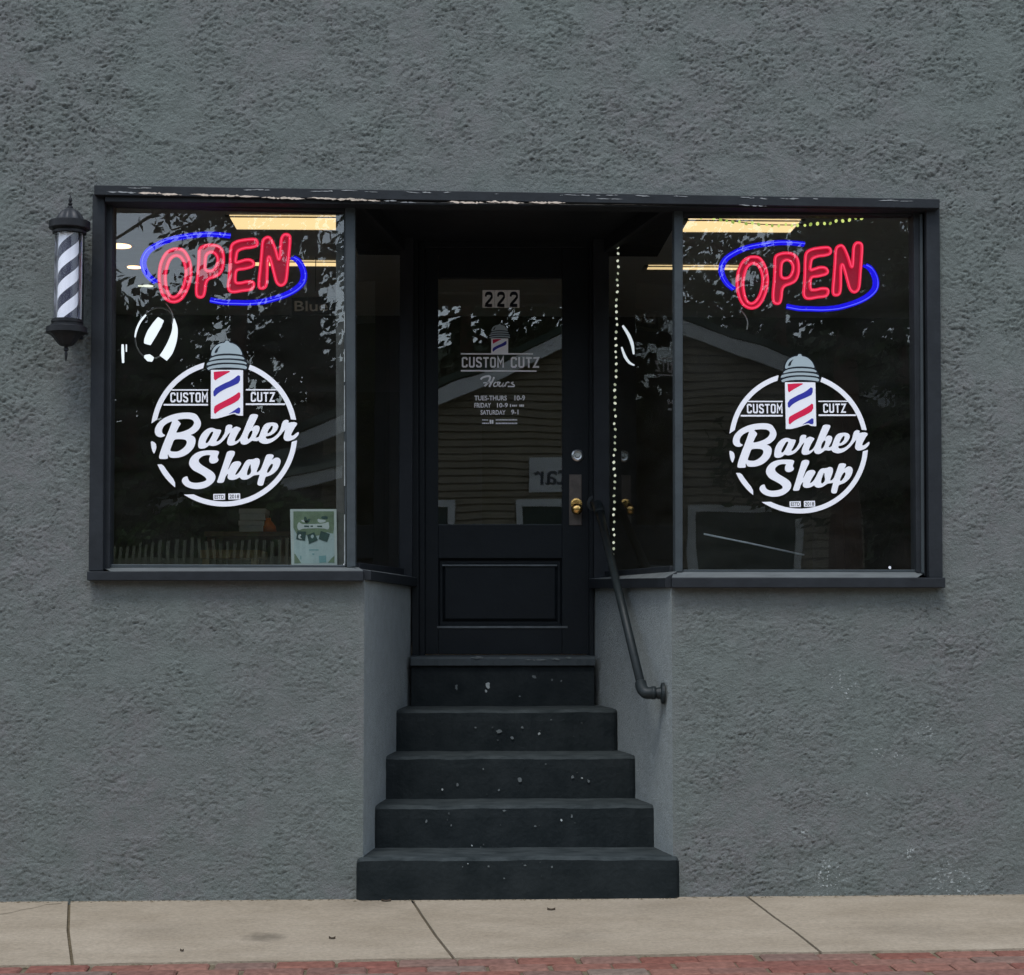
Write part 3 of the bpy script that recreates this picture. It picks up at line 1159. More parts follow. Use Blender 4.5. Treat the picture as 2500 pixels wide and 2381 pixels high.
o1_ = (843.2, 1074, 1081.3, 1207)
i1_ = (847, 1079, 1077, 1202)
i2_ = (851, 1084, 1073, 1196)
i3_ = (857, 1090.5, 1067, 1190)
ring_face(o1_, i1_, YDR + .002, YDR + .026)
ring_face(i1_, i2_, YDR + .026, YDR + .026)
ring_face(i2_, i3_, YDR + .026, YDR + .008)
mb.add([D(i3_[0], i3_[1], YDR + .008), D(i3_[0], i3_[3], YDR + .008), D(i3_[2], i3_[3], YDR + .008), D(i3_[2], i3_[1], YDR + .008)], [(0, 1, 2, 3)])
mb.build('panel', M_DOORP, door)
mb = MB()   # moulding ledges, their highlight painted in as a paler colour
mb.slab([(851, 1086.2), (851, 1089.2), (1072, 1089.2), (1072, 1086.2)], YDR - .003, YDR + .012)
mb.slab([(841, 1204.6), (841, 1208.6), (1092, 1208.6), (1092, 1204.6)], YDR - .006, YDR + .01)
mb.build('moulding', mat('moulding_highlight', (.10, .115, .118), rough=.5, var=.3, vscale=20), door)
YDG = YDR + .018
mb = MB()
mb.add([D(842, 533, YDG), D(842, 1012, YDG), D(1083, 1012, YDG), D(1083, 533, YDG)], [(0, 1, 2, 3)])
mb.build('pane', glass_mat('door_glass', (.75, .80, .78), 1.8, .0006), door)
mb = MB()
for k in range(26):
    x = 843 + k * 9.2
    mb.slab([(x, 1009.2 - random.uniform(0, .8)), (x, 1010.6), (x + 8.6, 1010.6), (x + 8.6, 1009.2 - random.uniform(0, .8))], YDR - .002, YDR + .012)
mb.build('glazing_bead', M_STILE, door)
c8 = lambda x, y: ((1360 + x * .128) / K, (1060 + y * .128) / K)
mb = MB()
c = D(*c8(388, 410), YDR)
mb.lathe(c, [(.0, .0), (.030, .001), (.031, -.006), (.029, -.011), (.022, -.014), (.021, -.012), (.013, -.011), (.0125, -.017), (.011, -.019), (.002, -.019)], n=28, axis=(0, 1, 0))
mb.build('deadbolt', M_STEEL, door, smooth=False)
mb = MB()
a, b = c8(230, 770), c8(470, 1740)
mb.rect(a[0], a[1], b[0], b[1], YDR - .006, YDR - .0005)
lockp = mb.build('lock_plate', M_BRONZE, door, bevel=.003)
mb = MB()
c = D(*c8(368, 1440), YDR - .006)
mb.lathe(c, [(.024, 0), (.025, -.006), (.012, -.010), (.011, -.026), (.018, -.034), (.026, -.044), (.028, -.054), (.024, -.062), (.012, -.066), (.002, -.067)], n=28, axis=(0, 1, 0))
mb.build('door_knob', M_BRASS, door, smooth=True)
mb = MB()
mb.lathe(c + Vector((0, -.0005, .028)), [(.028, 0), (.028, -.004), (.020, -.005)], n=24, axis=(0, 1, 0))
mb.build('knob_rose', M_BRASS, door)

# interior of the shop (room, ceiling, floor) ----------------------------------------
m_iw = mat('interior_wall', (.15, .155, .12), rough=.8, spec=.1, var=.25, vscale=1.5)
m_ic = mat('ceiling_tile', (.82, .85, .86), rough=.9, spec=.05, var=.06, vscale=8)
m_if = mat('interior_floor', (.60, .58, .54), rough=.5)
ZC = 3.5
mb = MB()
mb.box(-3.3, -3.2, .2, 6.5, .95, 3.7)
mb.box(3.95, 4.05, .2, 6.5, .95, 3.7)
mb.box(-3.3, 4.05, 6.4, 6.5, .95, 3.7)
mb.box(-3.3, -1.74, .025, .16, .95, 3.7)
mb.box(2.40, 4.05, .025, .16, .95, 3.7)
# front wall above the windows, inside
mb.box(-3.3, 4.05, .11, .19, 2.99, 3.7)
mb.build('interior_wall', m_iw, shop)
mb = MB()
mb.box(-3.3, 4.05, .2, 6.5, ZC, ZC + .1)
mb.build('interior_ceiling', m_ic, shop)
mb = MB()
mb.box(-3.3, 4.05, 1.43, 6.5, .85, .99)
mb.build('interior_floor', m_if, shop)
mb = MB()
m_ledge = mat('ledge_wood', (.05, .045, .035), rough=.6)
for pts in ([(-3.2, .101), (gl0.x - .021, .101), (gl1.x - .021, 1.14), (gl1.x - .021, 1.6), (-3.2, 1.6)], [(gr0.x + .021, .101), (3.95, .101), (3.95, 1.6), (gr1.x + .021, 1.6), (gr1.x + .021, 1.14)]):
    mb = MB()
    N = len(pts)
    mb.add([(x, y, 1.365) for x, y in pts] + [(x, y, 1.32) for x, y in pts], [tuple(range(N)), tuple(range(2 * N - 1, N - 1, -1))] + [(i, N + i, N + (i + 1) % N, (i + 1) % N) for i in range(N)])
    mb.build('display_ledge', m_ledge, shop)
# grey-green wall panels and mirror frames on the back wall
mb = MB()
for (x0, x1, z0, z1_) in ((-2.9, -1.75, 1.5, 3.0), (-1.35, -.4, 1.4, 2.9), (.2, 1.1, 1.4, 2.8), (1.7, 2.75, 1.45, 2.9), (3.0, 3.8, 1.5, 2.9)):
    mb.box(x0, x1, 6.36, 6.399, z0, z1_)
mb.build('wall_panel', mat('olive_panel', (.10, .105, .06), rough=.6, var=.2, vscale=3), shop)


# ------------------------------------------------------------------ lights seen through the glass
def ceil_pt(x, y):
    r = ray(x * K, y * K)
    return CAMLOC + r * ((ZC - CAMLOC.z) / r.z)


def ceiling_light(x0, x1, y0, y1, label):
    c = Vector(((x0 + x1) / 2, (y0 + y1) / 2, ZC))
    t = empty('ceiling_light', c, label, 'ceiling light', 'square ceiling lights in the shop')
    mb = MB()
    w = .025
    mb.box(x0 - w, x1 + w, y0 - w, y0, ZC - .012, ZC - .001)
    mb.box(x0 - w, x1 + w, y1, y1 + w, ZC - .012, ZC - .001)
    mb.box(x0 - w, x0, y0, y1, ZC - .012, ZC - .001)
    mb.box(x1, x1 + w, y0, y1, ZC - .012, ZC - .001)
    mb.build('frame', M_WHITE, t)
    mb = MB()
    mb.box(x0, x1, y0, y1, ZC - .009, ZC - .002)
    mb.build('diffuser', L_PANEL, t)


pA, pB = ceil_pt(457, 413), ceil_pt(656, 441)
ceiling_light(pB.x - .62, pB.x, pB.y, pA.y, 'glowing yellow ceiling light near the top right corner of the poster window')
pA, pB = ceil_pt(580, 495), ceil_pt(657, 511)
ceiling_light(pB.x - .62, pB.x, pB.y, pA.y + .1, 'glowing yellow ceiling light partly behind the N of the OPEN sign in the poster window')
pA, pB = ceil_pt(1340, 420), ceil_pt(1519, 446)
ceiling_light(pB.x - .66, pB.x, pB.y, pA.y, 'bright ceiling light crossed by drooping string lights at the window top')
pA, pB = ceil_pt(1260, 505), ceil_pt(1415, 518)
ceiling_light(pB.x - .60, pB.x, pB.y, pA.y + .08, 'ceiling light seen on both sides of the post right of the door')

for i, (px, py, w, lab) in enumerate(((229, 471, .075, 'largest orange downlight at the left edge of the poster window'), (258, 512, .045, 'orange downlight just left of the blue neon arc'),
                                      (285, 548, .036, 'small pale downlight under the left end of the blue neon arc'), (271, 548, .02, 'tiny pale downlight, faintest of those beside the blue neon arc'))):
    c = ceil_pt(px, py)
    t = empty('downlight', c, lab, 'ceiling light', 'small downlights in the shop')
    mb = MB()
    mb.lathe(c + Vector((0, 0, -.012)), [(w, 0), (w, .011)], n=20)
    mb.build('lens', L_WARM if i < 2 else L_BULB, t)
    mb = MB()
    mb.lathe(c + Vector((0, 0, -.006)), [(w + .018, 0), (w + .018, .005)], n=20)
    mb.build('trim_ring', M_BRONZE, t)

# ------------------------------------------------------------------ neon OPEN signs
ZN = zoom(340, 540, .2132)
YN = .16
O_OUT = [(420, 320), (500, 335), (560, 420), (590, 540), (585, 660), (545, 790), (480, 890), (400, 925), (320, 900), (265, 830), (235, 720), (230, 600), (250, 480), (300, 380), (360, 335)]
O_IN = [(410, 395), (470, 410), (512, 470), (535, 560), (530, 650), (500, 760), (450, 840), (390, 872), (340, 840), (310, 760), (298, 640), (315, 530), (350, 440)]
P_OUT = [(660, 845), (690, 870), (730, 860), (750, 800), (762, 710), (795, 660), (860, 635), (920, 600), (955, 530), (965, 430), (950, 340), (900, 290), (820, 275), (735, 290), (690, 330), (682, 450), (672, 600), (655, 760)]
P_IN = [(770, 385), (820, 355), (870, 372), (900, 430), (890, 500), (850, 560), (790, 572), (755, 545), (755, 460)]
E_OUT = [(1060, 280), (1120, 235), (1220, 215), (1320, 210), (1350, 240), (1340, 280), (1280, 300), (1200, 310), (1130, 340), (1110, 400), (1105, 470), (1150, 465), (1220, 445), (1280, 450), (1310, 485), (1290, 520), (1200, 545), (1120, 560), (1100, 620), (1105, 700), (1160, 710), (1230, 695), (1300, 700), (1310, 740), (1280, 780), (1180, 795), (1090, 810), (1040, 800), (1020, 750), (1030, 650), (1040, 500), (1045, 380)]
N_OUT = [(1370, 740), (1385, 560), (1400, 400), (1415, 240), (1445, 195), (1490, 190), (1525, 240), (1560, 330), (1590, 430), (1610, 420), (1620, 300), (1630, 200), (1665, 155), (1715, 165), (1725, 220), (1715, 350), (1700, 500), (1685, 650), (1665, 710), (1620, 735), (1575, 700), (1545, 600), (1515, 480), (1490, 410), (1470, 440), (1465, 560), (1460, 680), (1445, 750), (1405, 770)]
ARC1 = [(1045, 162), (900, 148), (760, 143), (620, 155), (480, 175), (330, 210), (200, 265), (100, 330), (50, 400), (30, 480), (50, 560), (100, 640), (180, 705)]
ARC2 = [(1770, 415), (1830, 450), (1880, 530), (1900, 620), (1880, 710), (1800, 790), (1690, 850), (1560, 895), (1420, 930), (1250, 945), (1100, 942), (960, 938), (810, 910)]
nc = P(548, 650, YN)
neon = empty('neon_sign', nc, 'red and blue neon OPEN sign hung in the window that has the poster', 'neon sign', 'neon OPEN signs in the windows')


def tubepts(z, Y, closed, n=5):
    return [P(p[0], p[1], Y) for p in crom(ZN(z), n, closed)]


for nm, outs in (('O', [O_OUT, O_IN]), ('P', [P_OUT, P_IN]), ('E', [E_OUT]), ('N', [N_OUT])):
    mb = MB()
    for z in outs:
        mb.tube(tubepts(z, YN, True), .0074, 8, True)
        mb.tube(tubepts(z, YN - .0058, True), .0026, 6, True, 1)
    # added red plate behind the tubes, its emission imitating their glow
    cs = [[Vector((p.x, YN + .014, p.z)) for p in tubepts(z, YN, True, 4)] for z in outs]
    lt = mb.build('letter', [N_RED, N_CORE], neon, smooth=True)
    mb = MB()
    mb.fill(cs)
    mb.build('glow_plate', M_NBACK, lt)
for z in (ARC1, ARC2):
    mb = MB()
    mb.tube(tubepts(z, YN, False), .0090, 8, False)
    mb.tube(tubepts(z, YN - .0065, False), .0026, 6, False, 1)
    # second, slightly inset tube
    zz = [((a - 960) * .962 + 960, (b - 545) * .945 + 545) for a, b in z]
    mb.tube(tubepts(zz, YN + .004, False), .0070, 8, False)
    mb.build('arc', [N_BLUE, N_BCORE], neon, smooth=True)
mb = MB()
for (x, y) in ((440, 610), (820, 560), (1240, 470), (1640, 330)):
    q = P(*ZN([(x, y)])[0], YN + .05)
    mb.box(q.x - .012, q.x + .012, YN + .04, YN + .06, q.z - .02, q.z + .02)
a, b = P(*ZN([(380, 640)])[0], YN + .055), P(*ZN([(1700, 380)])[0], YN + .055)
mb.tube([a, b], .006, 8)
mb.build('mounting_rail', M_CAST, neon)
mb = MB()
w0 = P(*ZN([(440, 620)])[0], YN + .05)
cord = crom([P(*p, YN + .05) for p in ZN([(300, 940), (340, 990), (370, 1040), (385, 1100), (375, 1180)])], 5)
mb.tube(cord, .003, 6)
mb.build('cord', M_WIREL, neon)
n2 = copy_tree(neon)
n2.location = P(1952, 668, YN)
n2.scale = (.978, .978, .978)
n2['label'] = 'red and blue neon OPEN sign hung under the drooping string lights'

# ------------------------------------------------------------------ the shop logo on each window
YL = YP - .006
A2 = zoom(360, 1000, 200 / 1876)
A3 = zoom(480, 1000, 260 / 1970)
A1 = zoom(360, 820, 380 / 1970)
A4 = zoom(420, 1090, 320 / 1970)
LC = (547.0, 1058.0)
logo = empty('window_logo', P(*LC, YL), 'round white barber shop logo with striped pole, on the window that has the poster', 'window decal', 'barber shop logos on the windows')
dc = Decal(YL)
Rr, Ri = 179.0, 166.6


def arc_poly(o0, o1, i0, i1, dirn, n=40):
    """ring sector between outer end points and inner end points (photo px)"""
    an = lambda p: math.atan2(p[1] - LC[1], p[0] - LC[0])

    def sweep(a, b, r):
        if dirn > 0 and b < a:
            b += 2 * math.pi
        if dirn < 0 and b > a:
            b -= 2 * math.pi
        return [(LC[0] + r * math.cos(a + (b - a) * k / n), LC[1] + r * math.sin(a + (b - a) * k / n)) for k in range(n + 1)]
    return sweep(an(o0), an(o1), Rr) + sweep(an(i0), an(i1), Ri)[::-1]


dc.shape([arc_poly(A1([(722, 338)])[0], A2([(85, 318)])[0], A1([(700, 395)])[0], A2([(215, 228)])[0], -1)], it=0)
dc.shape([arc_poly(A1([(1300, 358)])[0], A3([(1855, 190)])[0], A1([(1283, 412)])[0], A3([(1762, 178)])[0], 1)], it=0)
dc.shape([arc_poly(A3([(1868, 572)])[0], A4([(182, 718)])[0], A3([(1768, 600)])[0], A4([(325, 722)])[0], 1, 60)], it=0)
dc.shape([A2([(75, 712), (190, 768), (206, 860), (198, 905), (152, 1028), (112, 950), (85, 840)])], it=1)
dc.shape([A2([(228, 1258), (228, 1258), (350, 1255), (450, 1410), (632, 1640), (634, 1785), (634, 1785), (520, 1690), (380, 1530), (290, 1390)])], it=1)
dc.build('ring', M_WHITE, logo)
dc = Decal(YL)
B_o = [(405, 580), (355, 562), (330, 510), (340, 440), (380, 370), (450, 315), (520, 285), (568, 268), (545, 335), (490, 480), (430, 620), (360, 790), (300, 950), (262, 1085), (272, 1128), (330, 1136), (450, 1132), (472, 1112), (462, 1055), (470, 1025), (482, 1040), (492, 1072), (520, 1100), (600, 1112), (720, 1102), (850, 1062), (960, 990), (1050, 890), (1095, 790), (1106, 700), (1085, 640), (1040, 605), (975, 583), (1060, 555), (1140, 495), (1205, 420), (1228, 330), (1215, 255), (1170, 180), (1130, 120), (1060, 85), (950, 68), (800, 73), (650, 95), (500, 140), (350, 213), (240, 310), (180, 410), (163, 500), (180, 570), (220, 615), (290, 637), (350, 630), (402, 602)]
B_h1 = [(680, 235), (760, 220), (880, 212), (980, 220), (1040, 245), (1070, 288), (1060, 340), (1020, 400), (930, 460), (830, 500), (740, 525), (652, 532), (680, 480), (710, 410), (758, 342), (758, 312), (720, 272)]
B_h2 = [(610, 690), (700, 678), (800, 680), (870, 695), (902, 730), (897, 790), (850, 860), (780, 920), (690, 965), (600, 967), (545, 957), (515, 940), (540, 870), (575, 780)]
dc.shape([A2(B_o), A2(B_h1), A2(B_h2)])
AR_o = [(290, 338), (330, 350), (360, 365), (420, 370), (458, 380), (450, 412), (430, 460), (395, 530), (362, 582), (375, 592), (410, 582), (455, 540), (500, 470), (525, 420), (530, 360), (545, 310), (570, 285), (620, 278), (662, 290), (660, 320), (648, 347), (665, 350), (700, 325), (740, 314), (780, 330), (818, 345), (815, 368), (790, 400), (760, 450), (730, 510), (703, 572), (715, 592), (745, 582), (790, 545), (820, 500), (850, 440), (890, 340), (930, 240), (970, 150), (985, 110), (1010, 90), (1060, 83), (1120, 90), (1138, 110), (1125, 152), (1090, 222), (1050, 300), (1022, 365), (1040, 330), (1062, 305), (1100, 294), (1150, 303), (1170, 335), (1160, 390), (1130, 450), (1088, 518), (1110, 522), (1148, 508), (1165, 470), (1190, 400), (1230, 312), (1270, 265), (1330, 245), (1420, 238), (1480, 253), (1512, 290), (1507, 340), (1470, 402), (1420, 450), (1350, 487), (1283, 495), (1280, 522), (1298, 545), (1350, 546), (1420, 520), (1480, 470), (1530, 410), (1560, 340), (1575, 270), (1600, 215), (1640, 190), (1690, 193), (1708, 215), (1693, 242), (1715, 246), (1760, 234), (1820, 233), (1864, 255), (1850, 292), (1820, 330), (1780, 400), (1748, 462), (1755, 487), (1790, 481), (1840, 440), (1880, 413), (1898, 433), (1872, 490), (1810, 547), (1740, 577), (1670, 587), (1628, 570), (1606, 530), (1612, 480), (1632, 410), (1638, 375), (1600, 410), (1550, 475), (1480, 545), (1400, 602), (1320, 634), (1250, 637), (1190, 620), (1158, 595), (1148, 572), (1110, 587), (1060, 582), (1020, 577), (980, 612), (920, 647), (870, 652), (828, 637), (810, 612), (806, 572), (770, 612), (710, 652), (640, 670), (588, 662), (563, 630), (563, 590), (585, 520), (615, 450), (624, 425), (590, 450), (550, 512), (490, 582), (420, 642), (340, 672), (280, 677), (240, 662), (225, 665), (190, 697), (140, 722), (80, 727), (38, 712), (26, 670), (35, 590), (60, 508), (110, 428), (180, 368), (240, 341)]
AR_h = [[(285, 410), (312, 412), (292, 470), (250, 550), (210, 612), (178, 627), (163, 605), (185, 550), (225, 480), (260, 427)], [(1020, 385), (1036, 400), (1031, 440), (1005, 500), (975, 545), (948, 550), (942, 520), (955, 470), (985, 410)], [(1388, 298), (1413, 308), (1402, 360), (1372, 410), (1330, 441), (1302, 448), (1318, 400), (1350, 345)]]
dc.shape([A3(AR_o)] + [A3(h) for h in AR_h])
S_o = [(1642, 970), (1635, 1005), (1610, 1060), (1603, 1100), (1630, 1140), (1622, 1182), (1580, 1217), (1510, 1240), (1450, 1232), (1418, 1195), (1410, 1140), (1425, 1085), (1450, 1050), (1400, 1043), (1320, 1047), (1240, 1080), (1190, 1125), (1168, 1170), (1188, 1222), (1250, 1277), (1350, 1337), (1450, 1395), (1530, 1460), (1562, 1530), (1547, 1620), (1480, 1702), (1380, 1772), (1250, 1817), (1100, 1827), (970, 1802), (870, 1757), (803, 1690), (783, 1630), (808, 1573), (860, 1538), (918, 1528), (925, 1572), (945, 1622), (990, 1660), (1060, 1680), (1150, 1680), (1250, 1663), (1330, 1635), (1354, 1600), (1330, 1555), (1270, 1510), (1170, 1455), (1050, 1395), (980, 1320), (948, 1240), (963, 1160), (1010, 1080), (1100, 1000), (1220, 953), (1370, 936), (1530, 936), (1612, 948)]
dc.shape([A2(S_o)])
H_o = [(555, 805), (575, 778), (620, 761), (690, 766), (712, 790), (700, 842), (665, 902), (630, 980), (600, 1060), (575, 1120), (602, 1088), (640, 1010), (680, 973), (740, 956), (800, 960), (828, 990), (816, 1030), (780, 1080), (740, 1150), (712, 1203), (725, 1213), (770, 1180), (810, 1130), (850, 1060), (890, 980), (940, 928), (1010, 923), (1060, 918), (1090, 900), (1140, 901), (1170, 930), (1167, 1000), (1140, 1070), (1105, 1155), (1130, 1163), (1180, 1120), (1210, 1050), (1240, 970), (1270, 890), (1285, 850), (1310, 830), (1370, 826), (1422, 840), (1427, 870), (1400, 910), (1392, 935), (1430, 905), (1480, 886), (1532, 900), (1557, 945), (1547, 1010), (1510, 1092), (1450, 1162), (1380, 1212), (1310, 1237), (1277, 1246), (1262, 1290), (1242, 1360), (1227, 1407), (1180, 1412), (1133, 1402), (1123, 1370), (1135, 1310), (1155, 1250), (1168, 1203), (1120, 1214), (1060, 1217), (1010, 1252), (940, 1292), (870, 1302), (820, 1287), (797, 1250), (760, 1277), (700, 1300), (640, 1305), (590, 1292), (571, 1260), (578, 1210), (584, 1180), (535, 1240), (515, 1312), (497, 1352), (440, 1360), (383, 1354), (380, 1330), (410, 1250), (450, 1130), (490, 1010), (530, 890)]
H_h = [[(1000, 1010), (1003, 1080), (1012, 1150), (992, 1190), (950, 1222), (930, 1207), (935, 1150), (960, 1080), (985, 1020)], [(1388, 998), (1414, 1010), (1406, 1060), (1370, 1122), (1330, 1167), (1298, 1172), (1310, 1120), (1345, 1050)]]
dc.shape([A3(H_o)] + [A3(h) for h in H_h])
dc.build('lettering', M_WHITE, logo)
for wd, a_, b_, bars in (('CUSTOM', (290, 718), (765, 842), ((305, 678, 770, 694), (205, 863, 766, 884))), ('CUTZ', (1308, 714), (1612, 836), ((1246, 676, 1638, 692), (1244, 856, 1742, 877)))):
    dc = Decal(YL)
    dc.quads(block_text(wd, *A1([a_])[0], *A1([b_])[0]))
    for (x0, y0, x1, y1) in bars:
        dc.quads([A1([(x0, y0), (x1, y0), (x1, y1), (x0, y1)])])
    dc.build('caption', M_WHITE, logo)


def emblem(dc, A, full=True):
    """striped barber pole with a domed cap; zoom mapping A"""
    if full:
        body = [(803, 432), (803, 1048), (803, 1048), (870, 1050), (950, 1030), (1050, 1000), (1100, 985), (1140, 1010), (1210, 1012), (1210, 1012), (1210, 432), (1210, 432), (803, 432)]
    else:
        body = [(803, 432), (803, 810), (803, 810), (1210, 810), (1210, 810), (1210, 432), (1210, 432), (803, 432)]
    dc.shape([A(body)], 0, 0, 1)
    dc.shape([A([(838, 457), (838, 457), (950, 446), (1062, 446), (1000, 480), (900, 535), (842, 575)])], 1, 1, 1)
    dc.shape([A([(832, 680), (950, 612), (1070, 560), (1172, 480), (1172, 590), (1090, 630), (990, 670), (900, 720), (838, 785)])], 1, 2, 1)
    if full:
        dc.shape([A([(840, 900), (880, 870), (1000, 810), (1100, 755), (1175, 700), (1175, 800), (1080, 860), (980, 905), (900, 950), (843, 1000)])], 1, 1, 1)
        dc.shape([A([(1174, 892), (1174, 985), (1130, 985), (1110, 970), (1060, 980), (1015, 997), (1090, 950)])], 1, 2, 1)
    # black keyline behind the cap, then the grey cap
    dc.shape([A([(795, 275), (800, 195), (845, 122), (915, 85), (975, 75), (978, 52), (1037, 52), (1040, 76), (1110, 92), (1175, 145), (1205, 205), (1218, 258), (1248, 300), (1275, 365), (1272, 400), (1262, 440), (1215, 436), (1000, 412), (820, 425), (765, 452), (738, 400), (742, 365), (770, 315)])], 1, 4, 1)
    dc.shape([A([(807, 262), (812, 202), (852, 132), (920, 97), (984, 88), (986, 62), (1029, 62), (1031, 88), (1100, 102), (1163, 152), (1193, 210), (1203, 246), (1150, 232), (1000, 222), (870, 236)])], 2, 3, 1)
    dc.shape([A([(842, 220), (870, 162), (930, 122), (895, 165), (884, 214)])], 3, 4, 1)
    dc.shape([A([(788, 300), (812, 278), (870, 258), (1000, 246), (1150, 254), (1212, 270), (1236, 303), (1150, 290), (1000, 283), (870, 294), (779, 318)])], 2, 3, 1)
    dc.shape([A([(752, 350), (776, 334), (870, 314), (1000, 304), (1150, 312), (1246, 332), (1262, 366), (1200, 348), (1000, 336), (850, 348), (748, 380)])], 2, 3, 1)
    dc.shape([A([(750, 402), (850, 372), (1000, 357), (1190, 368), (1262, 388), (1252, 426), (1190, 410), (1000, 398), (820, 412), (770, 438)])], 2, 3, 1)
    return dc


PALETTE = [M_WHITE, M_RED, M_BLUE, M_VGREY, M_VDARK]
emblem(Decal(YL - .0008), A1).build('pole_emblem', PALETTE, logo)
dc = Decal(YL)
dc.quads([A4([(620, 716), (798, 712), (796, 802), (622, 806)]), A4([(846, 710), (1022, 706), (1026, 796), (848, 800)])], 0, 0)
dc.text('ESTD', *A4([(640, 730)])[0], *A4([(782, 788)])[0], 1, 1, .01)
dc.text('2018', *A4([(864, 724)])[0], *A4([(1008, 783)])[0], 1, 1, .01)
dc.build('date_plate', [M_WHITE, M_VDARK], logo)
l2 = copy_tree(logo)
l2.location = P(1949.6, 1082.0, YL)
l2.scale = (.9655, 1, .969)
l2['label'] = 'round white barber shop logo with striped pole, on the window without a poster'

# door lettering ------------------------------------------------------------------
YDL = YDG - .004
B5 = zoom(1100, 780, 200 / 1970)
B6 = zoom(1120, 900, 200 / 1970)
dl = empty('door_lettering', P(1217, 900, YDL), 'white opening hours lettering with small barber pole on the door glass', 'door decal')
M_DWHITE = mat('bright_white_vinyl', (.90, .91, .92), rough=.5)
# map the big emblem onto the small one on the door
ex = lambda pts: [(1100 + ((a - 803) / (1210 - 803) * (1385 - 978) + 978) * .10152, 780 + ((b - 52) / (810 - 52) * (815 - 98) + 98) * .10152) for a, b in pts]
emblem(Decal(YDL), ex, full=False).build('pole_emblem', [M_DWHITE] + PALETTE[1:], dl)
dc = Decal(YDL)
dc.quads([B5([(248, 812), (1985, 816), (1985, 848), (248, 846)]), B6([(48, 36), (1870, 44), (1870, 78), (48, 72)])])
dc.quads(block_text('CUSTOM', *B5([(270, 905)])[0], *B5([(1285, 1160)])[0]))
dc.quads(block_text('CUTZ', *B5([(1448, 905)])[0], 1316.5, *B5([(0, 1165)])[0][1:]))
dc.build('shop_name', M_DWHITE, dl)
# "Hours" in brush script: stroked capitals
dc = Decal(YDL)
for st, w in (([(530, 265), (560, 225), (640, 195), (730, 185), (755, 215), (735, 280), (690, 350), (620, 430)], 46), ([(850, 205), (820, 280), (780, 350), (735, 440)], 44), ([(590, 345), (700, 335), (830, 320)], 30)):
    dc.quads([B6(q) for q in ribbon(crom(st, 4), w)], layer=random.randint(0, 3) * .4)
for st, w in (([(905, 325), (860, 350), (835, 400), (860, 430), (910, 420), (940, 370), (925, 330), (980, 330)], 28), ([(1000, 325), (965, 395), (985, 430), (1040, 405), (1080, 330)], 28), ([(1080, 330), (1050, 400), (1065, 430), (1110, 405)], 28), ([(1150, 330), (1110, 430)], 32), ([(1130, 370), (1180, 325), (1215, 345)], 28), ([(1320, 325), (1265, 350), (1330, 395), (1320, 430), (1180, 430)], 30)):
    dc.quads([B6(q) for q in ribbon(crom(st, 4), w)], layer=.5)
dc.build('script_word', M_DWHITE, dl)
dc = Decal(YDL)
for s, a, b in (('TUES-THURS', (375, 650), (1155, 768)), ('10-9', (1340, 645), (1595, 772)), ('FRIDAY', (375, 826), (775, 940)), ('10-9', (920, 826), (1180, 940)), ('SATURDAY', (525, 1000), (1125, 1112)), ('9-1', (1260, 990), (1435, 1108))):
    dc.text(s, *B6([a])[0], *B6([b])[0], 0, 0, .022)
dc.build('hours_text', M_DWHITE, dl)
dc = Decal(YDL)
# the last rows are too small to read in the photo: short strips of print
for (x0, y0, x1, y1) in ((1230, 850, 1262, 930), (1285, 868, 1405, 915), (1455, 862, 1575, 918), (565, 1222, 712, 1250), (565, 1300, 730, 1332), (742, 1230, 842, 1330), (890, 1215, 1410, 1250), (890, 1298, 1412, 1335)):
    n = max(1, int((x1 - x0) / 34))
    for k in range(n):
        a, b = x0 + (x1 - x0) * k / n, x0 + (x1 - x0) * (k + .84) / n
        dc.quads([B6([(a, y0 + random.uniform(0, 6)), (b, y0 + random.uniform(0, 6)), (b, y1), (a, y1)])])
dc.build('fine_print', M_DWHITE, dl)
B3 = zoom(840, 480, .41624)
plate = empty('address_plate', P(1222, 730, YDL), 'white number plate reading 222 at the top of the door glass', 'house number')
mb = MB()
for (x0, x1) in ((812, 883), (884.5, 956), (957.5, 1029)):
    q = B3([(x0, 549), (x0, 652), (x1, 652), (x1, 549)])
    a = [P(*p, YDL - .002) for p in q]
    mb.hexa(a, [Vector((p.x, YDL + .001, p.z)) for p in a])
mb.build('plate', M_PLATE, plate, bevel=.0008)
for (x0, x1) in ((826, 872), (898, 944), (972, 1020)):
    dc = Decal(YDL - .0035)
    # stencil 2: top arc, diagonal, foot
    w, h = x1 - x0, 84
    st = [(0.12, .70), (.12, .84), (.28, .93), (.72, .93), (.88, .82), (.88, .62), (.15, .17), (.12, .08), (.92, .08)]
    dc.quads([B3([(x0 + p.x * w, 562 + (1 - p.y) * h) for p in q]) for q in ribbon(chaikin(st, 1, False), .235)])
    dc.build('numeral', M_VDARK, plate)

